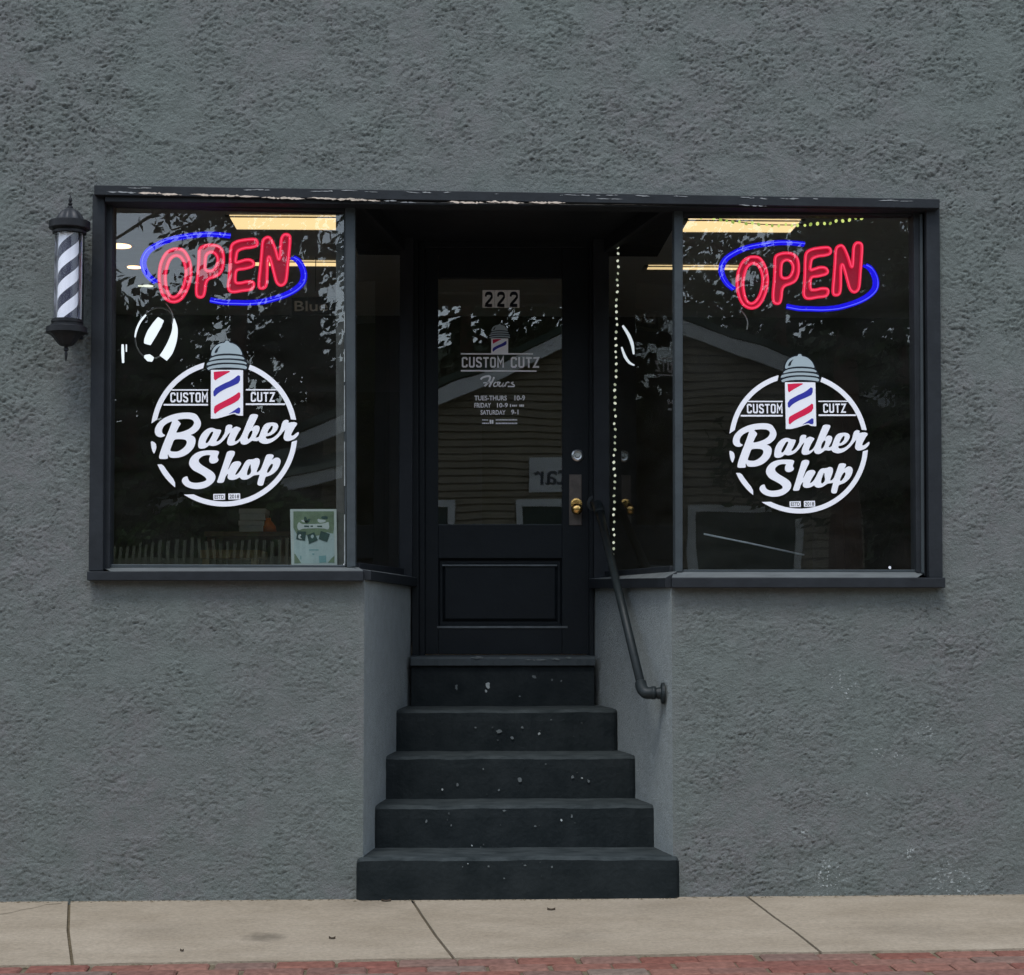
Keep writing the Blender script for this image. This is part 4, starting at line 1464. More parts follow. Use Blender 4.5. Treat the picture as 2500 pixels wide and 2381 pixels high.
# ------------------------------------------------------------------ steps
steps = empty('entrance_steps', (.27, .4, 0), 'flight of worn charcoal painted concrete steps rising to the shop door', 'steps')
chips = {0: [], 1: [], 2: [], 3: [], 4: []}
CH = [(938, 1319, 9, 13, 1), (935, 1330, 5, 6, 1), (878, 1322, 6, 12, 0), (1028, 1302, 10, 9, 0), (1062, 1308, 5, 5, 0), (1080, 1310, 4, 4, 0), (1000, 1340, 4, 3, 0),
      (1037, 1412, 6, 7, 1), (960, 1408, 14, 9, 0), (985, 1420, 8, 7, 0), (1005, 1400, 6, 5, 0), (915, 1400, 6, 4, 0), (1060, 1385, 4, 3, 0),
      (851, 1519, 5, 5, 1), (880, 1510, 5, 7, 0), (1102, 1495, 7, 8, 0), (1120, 1497, 5, 4, 1), (1132, 1503, 7, 9, 0), (1050, 1470, 4, 3, 0), (930, 1480, 4, 5, 0), (1000, 1500, 9, 12, 0), (960, 1520, 6, 5, 0),
      (908, 1627, 4, 4, 1), (820, 1580, 6, 7, 0), (868, 1588, 3, 6, 0), (1080, 1578, 5, 6, 1), (1100, 1570, 5, 8, 0), (1030, 1590, 6, 4, 0), (970, 1560, 8, 5, 0),
      (940, 1667, 5, 4, 0), (1010, 1665, 6, 3, 0), (890, 1668, 3, 3, 0), (900, 1662, 3, 3, 1), (1062, 1668, 4, 4, 0), (970, 1690, 5, 3, 0), (740, 1650, 8, 3, 0)]
for _k in range(22):
    CH.append((random.gauss(985, 120), random.uniform(1372, 1715), random.uniform(1.5, 5), random.uniform(1.5, 6), 2))
SD = [  # x0, x1, top front y, bottom y, Y front, next Y
    (685, 1308.6, 1650, 1724, -.035, .27), (713, 1270, 1550, 1640, .27, .54), (731, 1228, 1455, 1545, .54, .81), (755, 1191, 1366, 1450, .81, 1.10)]
ztop = []
for i, (x0, x1, yt, yb, Yf, Yn) in enumerate(SD):
    a, b = D(x0, yt, Yf), D(x1, yt, Yf)
    zt = (a.z + b.z) / 2
    z0 = -.15 if i == 0 else ztop[-1] - .03
    ztop.append(zt)
    mb = MB()
    n = 90
    rr = .016
    prof = [(0, None), (0, zt - rr * 3.2), (.0015, zt - rr * 2), (rr * .15, zt - rr * .85), (rr * .5, zt - rr * .3), (rr * 1.3, zt), (.10, zt + .002), (Yn - Yf + .03, zt + .004)]
    vs, fs = [], []
    for k in range(n + 1):
        t = k / n
        xe = a.x + (b.x - a.x) * t
        de = min(t, 1 - t) * (b.x - a.x)
        corner = 0
        rc = .035
        if de < rc:
            corner = rc - math.sqrt(max(0, rc * rc - (rc - de) ** 2))
        jit = float(perlin(np.array([xe * 9.0]), np.array([i * 7.3 + .5]), 21)[0]) * .006 + float(perlin(np.array([xe * 31.0]), np.array([i * 3.3 + .5]), 22)[0]) * .003
        jz = float(perlin(np.array([xe * 6.0]), np.array([i * 5.1 + .5]), 23)[0]) * .006 + float(perlin(np.array([xe * 24.0]), np.array([i * 2.1 + .5]), 24)[0]) * .0025
        for (dy, z) in prof:
            zz = z0 if z is None else z + jz * (1 if dy < .2 else .4)
            if z is not None and z > zt - rr * 2.5:
                zz -= min(.012, corner * .35)
            y = Yf + dy + jit * (1 if dy < .05 else .2) + (corner if dy < .1 else 0)
            vs.append((xe, y, zz))
    m_ = len(prof)
    for k in range(n):
        for j in range(m_ - 1):
            p = k * m_ + j
            fs.append((p, p + m_, p + m_ + 1, p + 1))
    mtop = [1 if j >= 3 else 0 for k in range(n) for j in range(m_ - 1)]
    for base in (0, n * m_):
        fs.append(tuple(base + j for j in range(m_)) + ())
    mb.add(vs, fs)
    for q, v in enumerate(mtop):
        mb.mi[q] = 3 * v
    for (cx, cy, w, h, bright) in CH:
        if yt + 6 < cy < yb - 4 and (i == 0 or True):
            lo = SD[i - 1][2] if i > 0 else 9999
            if cy > lo - 16:
                continue
            pts = []
            nn = 9
            for q in range(nn):
                an = 2 * math.pi * q / nn
                rad = random.uniform(.25, .55)
                pts.append(D(cx + math.cos(an) * w * rad, cy + math.sin(an) * h * rad, Yf - .0065))
            mb.fill([pts], {0: 2, 1: 1, 2: 4}[bright])
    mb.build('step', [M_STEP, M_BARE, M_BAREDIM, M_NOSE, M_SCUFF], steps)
# top riser and door threshold
a, b = D(791.5, 1280, 1.10), D(1143, 1280, 1.10)
mb = MB()
mb.box(a.x, b.x, 1.105, 1.42, ztop[-1] - .02, a.z)
for (cx, cy, w, h, bright) in CH:
    if 1285 < cy < 1350:
        pts = []
        for q in range(10):
            an = 2 * math.pi * q / 10
            rad = random.uniform(.22, .6)
            pts.append(D(cx + math.cos(an) * w * rad, cy + math.sin(an) * h * rad, 1.103))
        mb.fill([pts], {0: 2, 1: 1, 2: 4}[bright])
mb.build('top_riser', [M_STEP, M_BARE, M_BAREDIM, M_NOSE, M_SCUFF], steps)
zth = D(960, 1263, 1.08).z
mb = MB()
n = 40
vs, fs = [], []
for k in range(n + 1):
    t = k / n
    x = a.x - .004 + (b.x - a.x + .008) * t
    j = random.uniform(-.0025, .0025)
    for (y, z) in ((1.085 + j, a.z - .001), (1.083 + j, zth - .012), (1.092 + j, zth - .003 + j * .5), (1.13, zth), (1.26, zth + .003)):
        vs.append((x, y, z))
for k in range(n):
    for j in range(4):
        p = k * 5 + j
        fs.append((p, p + 5, p + 6, p + 1))
    fs.append((k * 5, k * 5 + 4, k * 5 + 9, k * 5 + 5))
fs += [(0, 1, 2, 3, 4), tuple(n * 5 + q for q in (4, 3, 2, 1, 0))]
mb.add(vs, fs)
for (x0, x1, y) in ((1010, 1052, 1269.5), (1060, 1078, 1268), (905, 930, 1265), (960, 975, 1266), (1085, 1100, 1265)):
    flake(x0, y, x1, y + .6, 3.2, 1.079, 1)
mb.build('threshold', [M_STILE, M_BAREDIM], steps)

# ------------------------------------------------------------------ handrail
rail_bot = D(1237, 1333, .10)
rail_top = D(1151, 975, 1.12)
hr = empty('handrail', rail_bot, 'black iron pipe handrail sloping up the right side of the steps', 'handrail')
xw = lambda Y: XR0 + (XR1 - XR0) * Y / YD
mb = MB()
dirn = (rail_top - rail_bot).normalized()
elb = crom([Vector((rail_bot.x + .040, .10, rail_bot.z)), Vector((rail_bot.x + .012, .10, rail_bot.z)), rail_bot + dirn * .030, rail_bot + dirn * .06], 6)
top_el = crom([rail_top - dirn * .05, rail_top - dirn * .01, Vector((rail_top.x - .004, rail_top.y + .045, rail_top.z + .02)), Vector((rail_top.x - .006, 1.2, rail_top.z + .02))], 6)
mb.tube([rail_bot + dirn * .04, rail_top - dirn * .03], .0195, 16)
mb.tube([Vector((rail_bot.x + .03, .10, rail_bot.z)), Vector((xw(.1) - .004, .10, rail_bot.z - .002))], .0185, 16)
mb.build('pipe', M_PIPE, hr, smooth=True)
mb = MB()
mb.tube(elb, .026, 16)
mb.lathe(Vector((rail_bot.x + .046, .10, rail_bot.z)), [(.0285, -.010), (.0285, .008)], 18, axis=(1, 0, 0))
mb.build('elbow', M_PIPE, hr, smooth=True)
mb = MB()
mb.tube(top_el, .026, 16)
mb.build('elbow', M_PIPE, hr, smooth=True)
mb = MB()
mb.lathe(Vector((xw(.1) - .008, .10, rail_bot.z - .002)), [(.024, -.030), (.027, -.012), (.044, -.008), (.046, -.003), (.046, .004)], 24, axis=(1, 0, .0))
mb.build('flange', M_PIPE, hr)
mb = MB()
mb.lathe(Vector((rail_top.x - .006, 1.208, rail_top.z + .02)), [(.026, -.024), (.030, -.010), (.044, -.007), (.046, -.002), (.046, .003)], 24, axis=(0, 1, 0))
mb.build('flange', M_PIPE, hr)

# ------------------------------------------------------------------ barber pole
YB = -.155
CP = zoom(90, 460, .234375)
pc = P(*CP([(327, 900)])[0], YB)
pole = empty('barber_pole', (pc.x, YB, P(*CP([(318, 1515)])[0], YB).z), 'black and white striped barber pole lamp with black caps on the stucco wall', 'barber pole')
pz = lambda y: P(*CP([(327, y)])[0], YB).z
sc = .234375 / 4568.5 * (8 + YB)           # metres per zoom pixel
lean = lambda y: pc.x + (900 - y) * sc * .012


def lat(prof, name, mats, flute=0, smooth=True, n=40, mi=0):
    m = MB()
    y0 = prof[0][1]
    c = Vector((lean((prof[0][1] + prof[-1][1]) / 2), YB, 0))
    m.lathe(c, [(r * sc, pz(y)) for r, y in prof], n=n, flute=flute)
    ob = m.build(name, mats, pole, smooth=smooth)
    ob.data.set_sharp_from_angle(angle=R(32))
    return ob


lat([(150, 480), (150, 474), (176, 474), (176, 452), (160, 450), (160, 440), (178, 438), (178, 430), (208, 428), (214, 420), (214, 352), (206, 345), (150, 343)], 'top_rim', M_CAST)
lat([(152, 343), (150, 330), (138, 300), (118, 268), (96, 244), (62, 222), (30, 210), (28, 205)], 'dome', mat('dome_metal', (.026, .028, .031), rough=.45, spec=.3), flute=.13, n=64)
lat([(30, 206), (26, 190), (14, 182), (24, 168), (24, 158), (10, 150), (18, 132), (18, 112), (8, 92), (3, 70)], 'finial', M_CAST)
lat([(26, 1640), (18, 1660), (26, 1672), (26, 1690), (11, 1700), (17, 1720), (14, 1745), (9, 1780), (4, 1805)][::-1], 'finial', M_CAST)
lat([(26, 1648), (62, 1642), (84, 1625), (108, 1598), (132, 1566), (164, 1532), (204, 1512)], 'bowl', M_CAST, flute=.10, n=64)
lat([(205, 1511), (212, 1507), (212, 1452), (204, 1446), (176, 1440), (166, 1432), (166, 1420), (152, 1418), (152, 1404), (162, 1402), (162, 1380), (150, 1378), (150, 1366)], 'base_rim', M_CAST)
m_str = bpy.data.materials.new('barber_stripes')
m_str.use_nodes = True
nt = m_str.node_tree
_b = nt.nodes['Principled BSDF']
_b.inputs['Roughness'].default_value = .4
_tc = nt.nodes.new('ShaderNodeTexCoord')
_sx = nt.nodes.new('ShaderNodeSeparateXYZ')
nt.links.new(_tc.outputs['Object'], _sx.inputs[0])


def mth(op, a, b=None):
    n = nt.nodes.new('ShaderNodeMath')
    n.operation = op
    for i, v in enumerate((a, b)):
        if v is None:
            continue
        if isinstance(v, (int, float)):
            n.inputs[i].default_value = v
        else:
            nt.links.new(v, n.inputs[i])
    return n.outputs[0]


# seam of the angle sits at the back of the pole
ang = mth('ARCTAN2', _sx.outputs['X'], mth('MULTIPLY', _sx.outputs['Y'], -1))
per = 272 * sc
ph = mth('SUBTRACT', mth('DIVIDE', mth('SUBTRACT', _sx.outputs['Z'], pz(790) - ORIG[pole].z), per), mth('MULTIPLY', ang, 2 / (2 * math.pi)))
fr = mth('FRACT', mth('ADD', ph, 20.06))
st_ = mth('LESS_THAN', fr, .52)
_mx = nt.nodes.new('ShaderNodeMix')
_mx.data_type = 'RGBA'
_mx.inputs['A'].default_value = (.020, .018, .045, 1)
_mx.inputs['B'].default_value = (.82, .82, .88, 1)
nt.links.new(st_, _mx.inputs['Factor'])
nt.links.new(_mx.outputs['Result'], _b.inputs['Base Color'])
lat([(106, 1366), (106, 478)], 'striped_cylinder', m_str)
m = MB()
cb = Vector((lean(920), YB, 0))
vs, fs = [], []
for k in range(21):
    an = math.pi * (k / 20) * 1.08 - .04 * math.pi
    for y in (1364, 480):
        vs.append(cb + Vector((math.cos(an) * 140 * sc, math.sin(an) * 140 * sc, pz(y))))
for k in range(20):
    fs.append((2 * k, 2 * k + 2, 2 * k + 3, 2 * k + 1))
m.add(vs, fs)
m.build('added_reflector', M_WHITE, pole, smooth=True)  # white half cylinder added to brighten the edges of the clear tube
m = MB()
cc = Vector((lean(920), YB, 0))
m.lathe(cc, [(148 * sc, pz(1368)), (148 * sc, pz(476))], n=40)
m.f, m.mi = m.f[:-2], m.mi[:-2]            # open tube
m.build('clear_cylinder', G_TUBE, pole, smooth=True)
m = MB()
for y in (400, 1475):
    m.box(pc.x - .025, pc.x + .025, YB + .03, -.004, pz(y) - .016, pz(y) + .016)
m.box(pc.x - .035, pc.x + .035, -.018, .004, pz(1520), pz(360))
m.build('wall_bracket', M_CAST, pole)

# ------------------------------------------------------------------ string lights
def string_lights(path, spacing, Yfun, label, bulbm, wire, tail=None, r=.0062, only=None):
    pts = [P(p[0], p[1], Yfun(p)) for p in crom(path, 6)]
    t = empty('string_lights', pts[0], label, 'string lights', 'string lights inside the window right of the door')
    m = MB()
    m.tube(pts, .0022, 5)
    if tail:
        m.tube([P(p[0], p[1], Yfun(p)) for p in crom(tail, 6)], .0026, 5)
    m.build('wire', wire, t)
    acc, k = 0, 0
    cnt = 0
    for a, b in zip(pts[:-1], pts[1:]):
        L = (b - a).length
        while acc <= L and cnt < 99:
            q = a.lerp(b, acc / L) + Vector((random.uniform(-.0035, .0035), 0, random.uniform(-.004, .004)))
            m = MB()
            ax = Vector((random.uniform(-.6, .6), random.uniform(-.4, .2), random.uniform(-1, -.3))).normalized()
            rr = r * random.uniform(.9, 1.15)
            m.lathe(q, [(rr * .45, -rr * 1.0), (rr * .8, -rr * .6), (rr, 0), (rr * .85, rr * .7), (rr * .4, rr * 1.2)], 8, axis=ax)
            m.build('bulb', bulbm[int(random.random() * len(bulbm))], t, smooth=True)
            cnt += 1
            acc += spacing
        acc -= L
    return t


Z44 = zoom(1420, 480, .16)
path = Z44([(685, 570), (570, 605), (545, 660), (557, 770), (555, 1065), (545, 1370), (538, 1670), (532, 1870)]) + [(1503, 900), (1501, 1020), (1500, 1140), (1499, 1250), (1496.8, 1362)]
tail = Z44([(690, 560), (740, 550), (860, 560), (1000, 545), (1180, 500), (1300, 452)])
gxr = lambda p: 1.115 if p[0] < 1530 else 1.115 - (p[0] - 1530) / 100 * .42
string_lights(path, 16.2 * 9.12 / 4568.5, gxr, 'vertical string of pale bulbs between the door and the side window', (L_BULB, L_BULB, L_BULBD), M_WIRE, tail, r=.0062)
Z4 = zoom(1480, 460, .43655)
path = Z4([(495, 155), (535, 160), (570, 163), (660, 175), (740, 188), (850, 200), (1000, 205), (1110, 203), (1180, 198), (1260, 190), (1340, 180), (1420, 167), (1500, 155)])
string_lights(path, 37 * .43655 * 8.14 / 4568.5, lambda p: .125, 'drooping string of yellow green bulbs along a window top', (L_BULBG, L_BULBG, L_BULBGD), M_WIRE, r=.0066)
path = Z4([(1709, 335), (1710, 400), (1709, 470), (1706, 500)])
string_lights(path, 35 * .43655 * 8.14 / 4568.5, lambda p: .125, 'short string of yellow green bulbs at the far right edge of the window', (L_BULBG, L_BULBGD), M_WIRE, r=.0052)

# ------------------------------------------------------------------ white arcs and strips, glowing shapes added for reflections
Z1 = zoom(80, 420, .41624)
YR = .9
rl = empty('reflection_ring', P(*Z1([(720, 980)])[0], YR), 'glowing white ring of arcs, added for a reflection, above the logo in the window that has the poster', 'glowing shape')


def stroke(mb, z, rads, Y, Zf):
    pts = crom(Zf(z), 5)
    n = len(pts)
    rs = [np.interp(k / (n - 1), np.linspace(0, 1, len(rads)), rads) for k in range(n)]
    mb.tube([P(p[0], p[1], Y) for p in pts], [float(v) for v in rs], 10)


mb = MB()
stroke(mb, [(824, 862), (834, 920), (822, 985), (795, 1050), (765, 1092)], [.006, .013, .019, .023, .021], YR, Z1)
mb.build('outer_tube', REFL_GLOW, rl, smooth=True)
mb = MB()
stroke(mb, [(752, 862), (728, 900), (700, 945), (680, 985), (672, 1010)], [.016, .022, .024, .021, .016], YR, Z1)
mb.build('inner_tube', REFL_GLOW, rl, smooth=True)
mb = MB()
stroke(mb, [(664, 838), (630, 880), (608, 930), (600, 970)], [.004, .005, .005, .003], YR, Z1)
stroke(mb, [(655, 1082), (680, 1090), (704, 1100)], [.006, .018, .012], YR, Z1)
mb.build('back_tube', REFL_GLOW, rl, smooth=True)
mb = MB()
ringp = [(720 + 118 * math.cos(a) + 22 * math.sin(a), 945 - 150 * math.sin(a)) for a in np.linspace(0, 2 * math.pi, 25)[:-1]]
mb.tube([P(*p, YR + .02) for p in Z1(ringp)], .004, 8, True)
mb.build('hoop', M_WIREL, rl, smooth=True)
mb = MB()
stroke(mb, [(527, 1012), (528, 1060), (530, 1120)], [.005, .007, .005], YR, Z1)
stroke(mb, [(549, 1012), (549, 1055)], [.003, .003], YR, Z1)
vt = mb.build('reflection_strip', REFL_GLOW, None, smooth=True)
props(vt, 'short upright white glowing strip, added for a reflection, at the left edge of the poster window', 'glowing shape')
mb = MB()
stroke(mb, [(92, 768), (125, 820), (145, 870), (154, 928)], [.005, .008, .008, .004], 1.06, Z4)
stroke(mb, [(86, 888), (105, 940), (130, 975), (158, 990)], [.004, .007, .006, .003], 1.06, Z4)
vt = mb.build('reflection_arcs', REFL_GLOW, None, smooth=True)
props(vt, 'two thin white glowing arcs, added for a reflection, beside the vertical string of bulbs', 'glowing shape')

# ------------------------------------------------------------------ poster
C7 = zoom(700, 1230, 160 / 1766)
YPO = YP + .012
poster = empty('poster', P(766, 1312, YPO), 'pale green flyer with three dark photos in the lower corner of a window', 'poster')
m_pl = mat('poster_paper', (.22, .285, .275), rough=.7, var=.1, vscale=12)
m_pb = mat('poster_border', (.28, .32, .30), rough=.7)
m_pg = mat('poster_green', (.085, .125, .075), rough=.7, var=.3, vscale=18)
m_pd = mat('poster_dark', (.012, .035, .03), rough=.7, var=.3, vscale=30)
m_pt = mat('poster_teal', (.10, .20, .20), rough=.7)
dc = Decal(YPO)
dc.quads([C7([(90, 145), (1340, 145), (1362, 1690), (125, 1660)])], 0, 1)
dc.quads([C7([(180, 205), (1270, 205), (1292, 1600), (200, 1615)])], 1, 0)
dc.shape([C7([(180, 205), (180, 205), (1268, 205), (1268, 205), (1275, 800), (1200, 800), (1050, 760), (830, 880), (520, 850), (180, 800)])], 2, 2, 1)
dc.shape([C7([(285, 560), (330, 490), (390, 540), (460, 555), (860, 545), (1000, 530), (1130, 485), (1140, 560), (1150, 640), (1110, 705), (1000, 660), (460, 668), (390, 690), (330, 720), (285, 660)])], 3, 1, 1)
for q in ([(470, 585), (600, 590), (600, 635), (470, 625)], [(640, 590), (710, 590), (710, 625), (640, 625)], [(820, 592), (950, 590), (955, 635), (820, 625)]):
    dc.quads([C7(q)], 4, 3)
dc.shape([C7([(470, 330), (540, 380), (540, 440), (600, 400), (650, 420), (560, 540), (470, 500)])], 3, 3, 1)
dc.shape([C7([(920, 340), (1100, 330), (1110, 410), (1060, 420), (940, 410)])], 3, 3, 1)
dc.shape([C7([(380, 440), (480, 430), (600, 470), (560, 510), (420, 500)])], 3, 1, 1)
dc.shape([C7([(820, 400), (940, 430), (1060, 440), (1040, 500), (850, 520)])], 3, 1, 1)
dc.quads([C7([(285, 740), (520, 755), (495, 1000), (255, 955)]), C7([(550, 840), (740, 770), (840, 980), (605, 1085)]), C7([(920, 735), (1165, 815), (1085, 1030), (860, 950)])], 4, 3)
dc.shape([C7([(310, 850), (360, 815), (400, 850), (350, 900), (430, 950), (310, 940)])], 5, 1, 1)
dc.shape([C7([(630, 880), (700, 820), (740, 880), (690, 950)])], 5, 0, 1)
dc.quads([C7([(865, 1405), (1060, 1395), (1065, 1580), (880, 1590)]), C7([(600, 1232), (860, 1228), (860, 1256), (600, 1260)]), C7([(690, 1340), (745, 1340), (745, 1375), (690, 1375)]), C7([(365, 1400), (395, 1400), (395, 1500), (365, 1500)])], 2, 4)
dc.quads([C7([(205, 1350), (225, 1350), (390, 1600), (205, 1612)]), C7([(1285, 1400), (1285, 1590), (1110, 1590), (1200, 1480)])], 2, 2)
dc.build('printed_sheet', [m_pl, m_pb, m_pg, m_pd, m_pt], poster)
mb = MB()
q = [P(*p, YPO + .003) for p in C7([(92, 147), (127, 1658), (1360, 1688), (1338, 147)])]
mb.hexa(q, [p + Vector((0, .003, 0)) for p in q])
mb.build('backing_card', m_pb, poster)

# ------------------------------------------------------------------ things standing inside
m_tbl = mat('table_wood', (.16, .11, .05), rough=.5, var=.2, vscale=6)
tz = D(486, 1023.5, 3.6).z
tx0, tx1 = D(395, 1023, 3.6).x, D(560, 1023, 3.6).x
table = empty('side_table', ((tx0 + tx1) / 2, 3.7, .99), 'brown wooden table standing in the shop under two pale boxes', 'table')
mb = MB()
mb.box(tx0, tx1, 3.55, 4.1, tz - .03, tz)
mb.build('tabletop', m_tbl, table, bevel=.004)
for (x, y) in ((tx0 + .04, 3.6), (tx1 - .04, 3.6), (tx0 + .04, 4.05), (tx1 - .04, 4.05)):
    mb = MB()
    mb.box(x - .025, x + .025, y - .025, y + .025, .99, tz - .031)
    mb.build('leg', m_tbl, table)
m_bx = mat('pale_cardboard', (.80, .88, .84), rough=.7, var=.08, vscale=10, emit=None)
zz = tz + .001
for i, (pa, pb, lab) in enumerate((((460, 1001), (506, 1023.5), 'lower pale box of the two stacked behind the window glass'), ((461, 976), (510, 999), 'upper pale box of the two stacked behind the window glass'))):
    a, b = D(*pa, 3.62), D(*pb, 3.62)
    bx = empty('storage_box', ((a.x + b.x) / 2, 3.7, zz), lab, 'box', 'pale boxes stacked on the table')
    h = a.z - b.z - .004
    mb = MB()
    mb.box(a.x, b.x, 3.62, 3.86, zz, zz + h)
    mb.build('carton', m_bx, bx, bevel=.004)
    mb = MB()
    mb.box(a.x - .004, b.x + .004, 3.614, 3.866, zz + h - .03, zz + h + .002)
    mb.build('lid', m_bx, bx, bevel=.003)
    zz += h + .004
a = D(514, 1023, 3.62)
mb = MB()
r0 = .05
mb.lathe(Vector((a.x, 3.68, tz)), [(r0 * .8, 0), (r0 * 1.05, .004), (r0 * .95, .035), (r0 * .6, .06), (r0 * .35, .075), (r0 * .3, .09)], 20)
cup = mb.build('orange_jar', mat('orange_plastic', (.75, .22, .03), rough=.4), None, smooth=True)
props(cup, 'small orange jar on the table beside the pale boxes', 'jar')
# yellow-brown bench edge seen low in the window
mb = MB()
a, b = D(385, 1058, 2.4), D(500, 1074, 2.4)
mb.box(a.x, b.x, 2.4, 2.8, b.z, a.z)
for x in (a.x + .03, b.x - .03):
    for y in (2.43, 2.77):
        mb.box(x - .02, x + .02, y - .02, y + .02, .99, b.z - .001)
bn = mb.build('bench', mat('bench_wood', (.22, .15, .05), rough=.6, var=.2, vscale=10))
props(bn, 'yellow brown wooden stand low behind the poster window', 'stand')
# pale rod leaning low inside the window, and paint flecks left on the glass
mb = MB()
mb.tube([D(1354, 1027.5, 1.2), D(1440, 1045, 1.2), D(1547, 1068, 1.2)], .0045, 8)
rod = mb.build('curtain_rod', mat('pale_rod', (.75, .78, .76), rough=.5), None, smooth=True)
props(rod, 'thin pale rod slanting low behind the window without a poster', 'rod')
for wn, lst in ((win_r, ((1712, 1092, 3.2),)), (win_l, ((222, 1088.5, 2.6), (239, 1088, 3), (663, 1087, 3.5)))):
    for (x, y, r_) in lst:
        dc = Decal(YP - .002)
        dc.shape([[((x + r_ * random.uniform(.7, 1) * math.cos(q)) * K, (y + r_ * random.uniform(.7, 1.1) * math.sin(q)) * K) for q in np.linspace(0, 2 * math.pi, 10)[:-1]]])
        dc.build('paint_fleck', M_WHITE, wn)
# dim wall sign inside
sgn = empty('wall_sign', D(607, 588, 4.0), 'small dim grey sign reading Blue inside the shop', 'sign')
dc = Decal(4.0)
q = [(720, 733), (720, 768), (830, 762), (830, 727)]
dc.text('Blue', 719, 735, 800, 760, 2, 2, .01)
dc.shape([[(712, 727), (712, 772), (828, 766), (828, 722)]], 0, 0, 0)
dc.build('board', [M_VDARK, M_VGREY, M_WHITE], sgn)
mb = MB()
c = D(607, 560, 4.0)
mb.tube([Vector((c.x, 4.005, c.z)), Vector((c.x, 4.005, ZC))], .003, 6)
mb.build('hanger', M_WIRE, sgn)

# small scraps on the pavement -----------------------------------------------------
m_leaf = mat('dead_leaf', (.05, .035, .022), rough=.9)
for i, (x, y, w) in enumerate(((742.8, 1735, 18), (1060.5, 1751.5, 15), (639, 1807, 11), (350, 1831, 6))):
    c = onG(x, y)
    l = w / 450 * .5
    m = MB()
    n = 7
    vs = []
    for k in range(n):
        t = k / (n - 1) * 2 - 1
        hw = .006 * (1 - t * t) + .001
        vs += [c + Vector((t * l, -hw, .004 + .004 * t * t)), c + Vector((t * l, hw, .006 + .006 * t * t)), c + Vector((t * l, 0, .002))]
    fs = []
    for k in range(n - 1):
        p = k * 3
        fs += [(p, p + 3, p + 5, p + 2), (p + 2, p + 5, p + 4, p + 1)]
    m.add(vs, fs)
    o = m.build('leaf_scrap', m_leaf)
    props(o, 'small dark dry leaf scrap lying on the tan sidewalk', 'leaf', 'leaf scraps on the sidewalk')
# shallow dent in the concrete
# ------------------------------------------------------------------ across the street (seen only in the glass)
YH = -16.0
VH = 2 * YP - YH                 # virtual depth in the display windows
VDR = 2 * YDG - YH               # virtual depth in the door pane


def rf(x, y, V, Y):
    p = D(x, y, V)
    return Vector((p.x, Y, p.z))


m_sid = mat('brown_clapboard', (.31, .27, .20), rough=.8, var=.12, vscale=4)
m_trim = mat('white_trim', (.82, .84, .84), rough=.6)
m_roof = mat('dark_green_roof', (.045, .075, .06), rough=.85, var=.25, vscale=14)
m_dwin = mat('dark_window', (.02, .05, .05), rough=.2)
house = empty('house', (1.6, YH - 3, .62), 'brown clapboard house with white trim reflected in the shop glass', 'house')
apex = Vector((1.9, 0, 5.35))
eL, eR = -2.1, 5.6
sl_ = .47
zeL, zeR = apex.z - (apex.x - eL) * sl_, apex.z - (eR - apex.x) * .36
mb = MB()
z = .62
ex_ = .105
while z < apex.z:        # overlapping boards, each tilted outward at its lower edge
    z2 = min(z + ex_, apex.z)

    def span(zq):
        lo = eL + .35 if zq < zeL + .1 else apex.x - (apex.z - zq) / sl_
        hi = eR - .35 if zq < zeR + .1 else apex.x + (apex.z - zq) / .36
        return max(lo, eL + .35), min(hi, eR - .35)
    a0, b0 = span(z)
    a1, b1 = span(z2)
    if b1 - a1 > .02 and b0 > a0:
        zm = z + .026
        am, bm = a0 + (a1 - a0) * .25, b0 + (b1 - b0) * .25
        mb.add([(am, YH, zm), (bm, YH, zm), (b1, YH - .003, z2), (a1, YH - .003, z2)], [(0, 1, 2, 3)])
        mb.add([(a0, YH - .06, z), (b0, YH - .06, z), (bm, YH - .06, zm), (am, YH - .06, zm)], [(0, 1, 2, 3)])
        mb.add([(am, YH - .06, zm), (bm, YH - .06, zm), (bm, YH, zm), (am, YH, zm)], [(0, 1, 2, 3)])
        mb.add([(a0, YH - .06, z), (b0, YH - .06, z), (b0, YH - .003, z), (a0, YH - .003, z)], [(0, 1, 2, 3)])
    z += ex_
mb.box(eL + .36, eR - .36, YH - 7.9, YH - .07, .62, min(zeL, zeR))
mb.build('wall', m_sid, house)
mb = MB()
for (p, q) in ((Vector((eL, 0, zeL)), apex), (apex, Vector((eR, 0, zeR)))):
    a = [Vector((p.x, YH + .35, p.z - .24)), Vector((q.x, YH + .35, q.z - .24)), Vector((q.x, YH + .35, q.z - .02)), Vector((p.x, YH + .35, p.z - .02))]
    mb.hexa(a, [v + Vector((0, -.06, 0)) for v in a])
mb.build('fascia', m_trim, house)
mb = MB()
for (p, q) in ((Vector((eL - .1, 0, zeL - .04)), apex), (apex, Vector((eR + .1, 0, zeR - .04)))):
    a = [Vector((p.x, YH + .38, p.z)), Vector((q.x, YH + .38, q.z)), Vector((q.x, YH + .38, q.z + .1)), Vector((p.x, YH + .38, p.z + .1))]
    mb.hexa(a, [v + Vector((0, -8.4, 0)) for v in a])
mb.build('roof', m_roof, house)


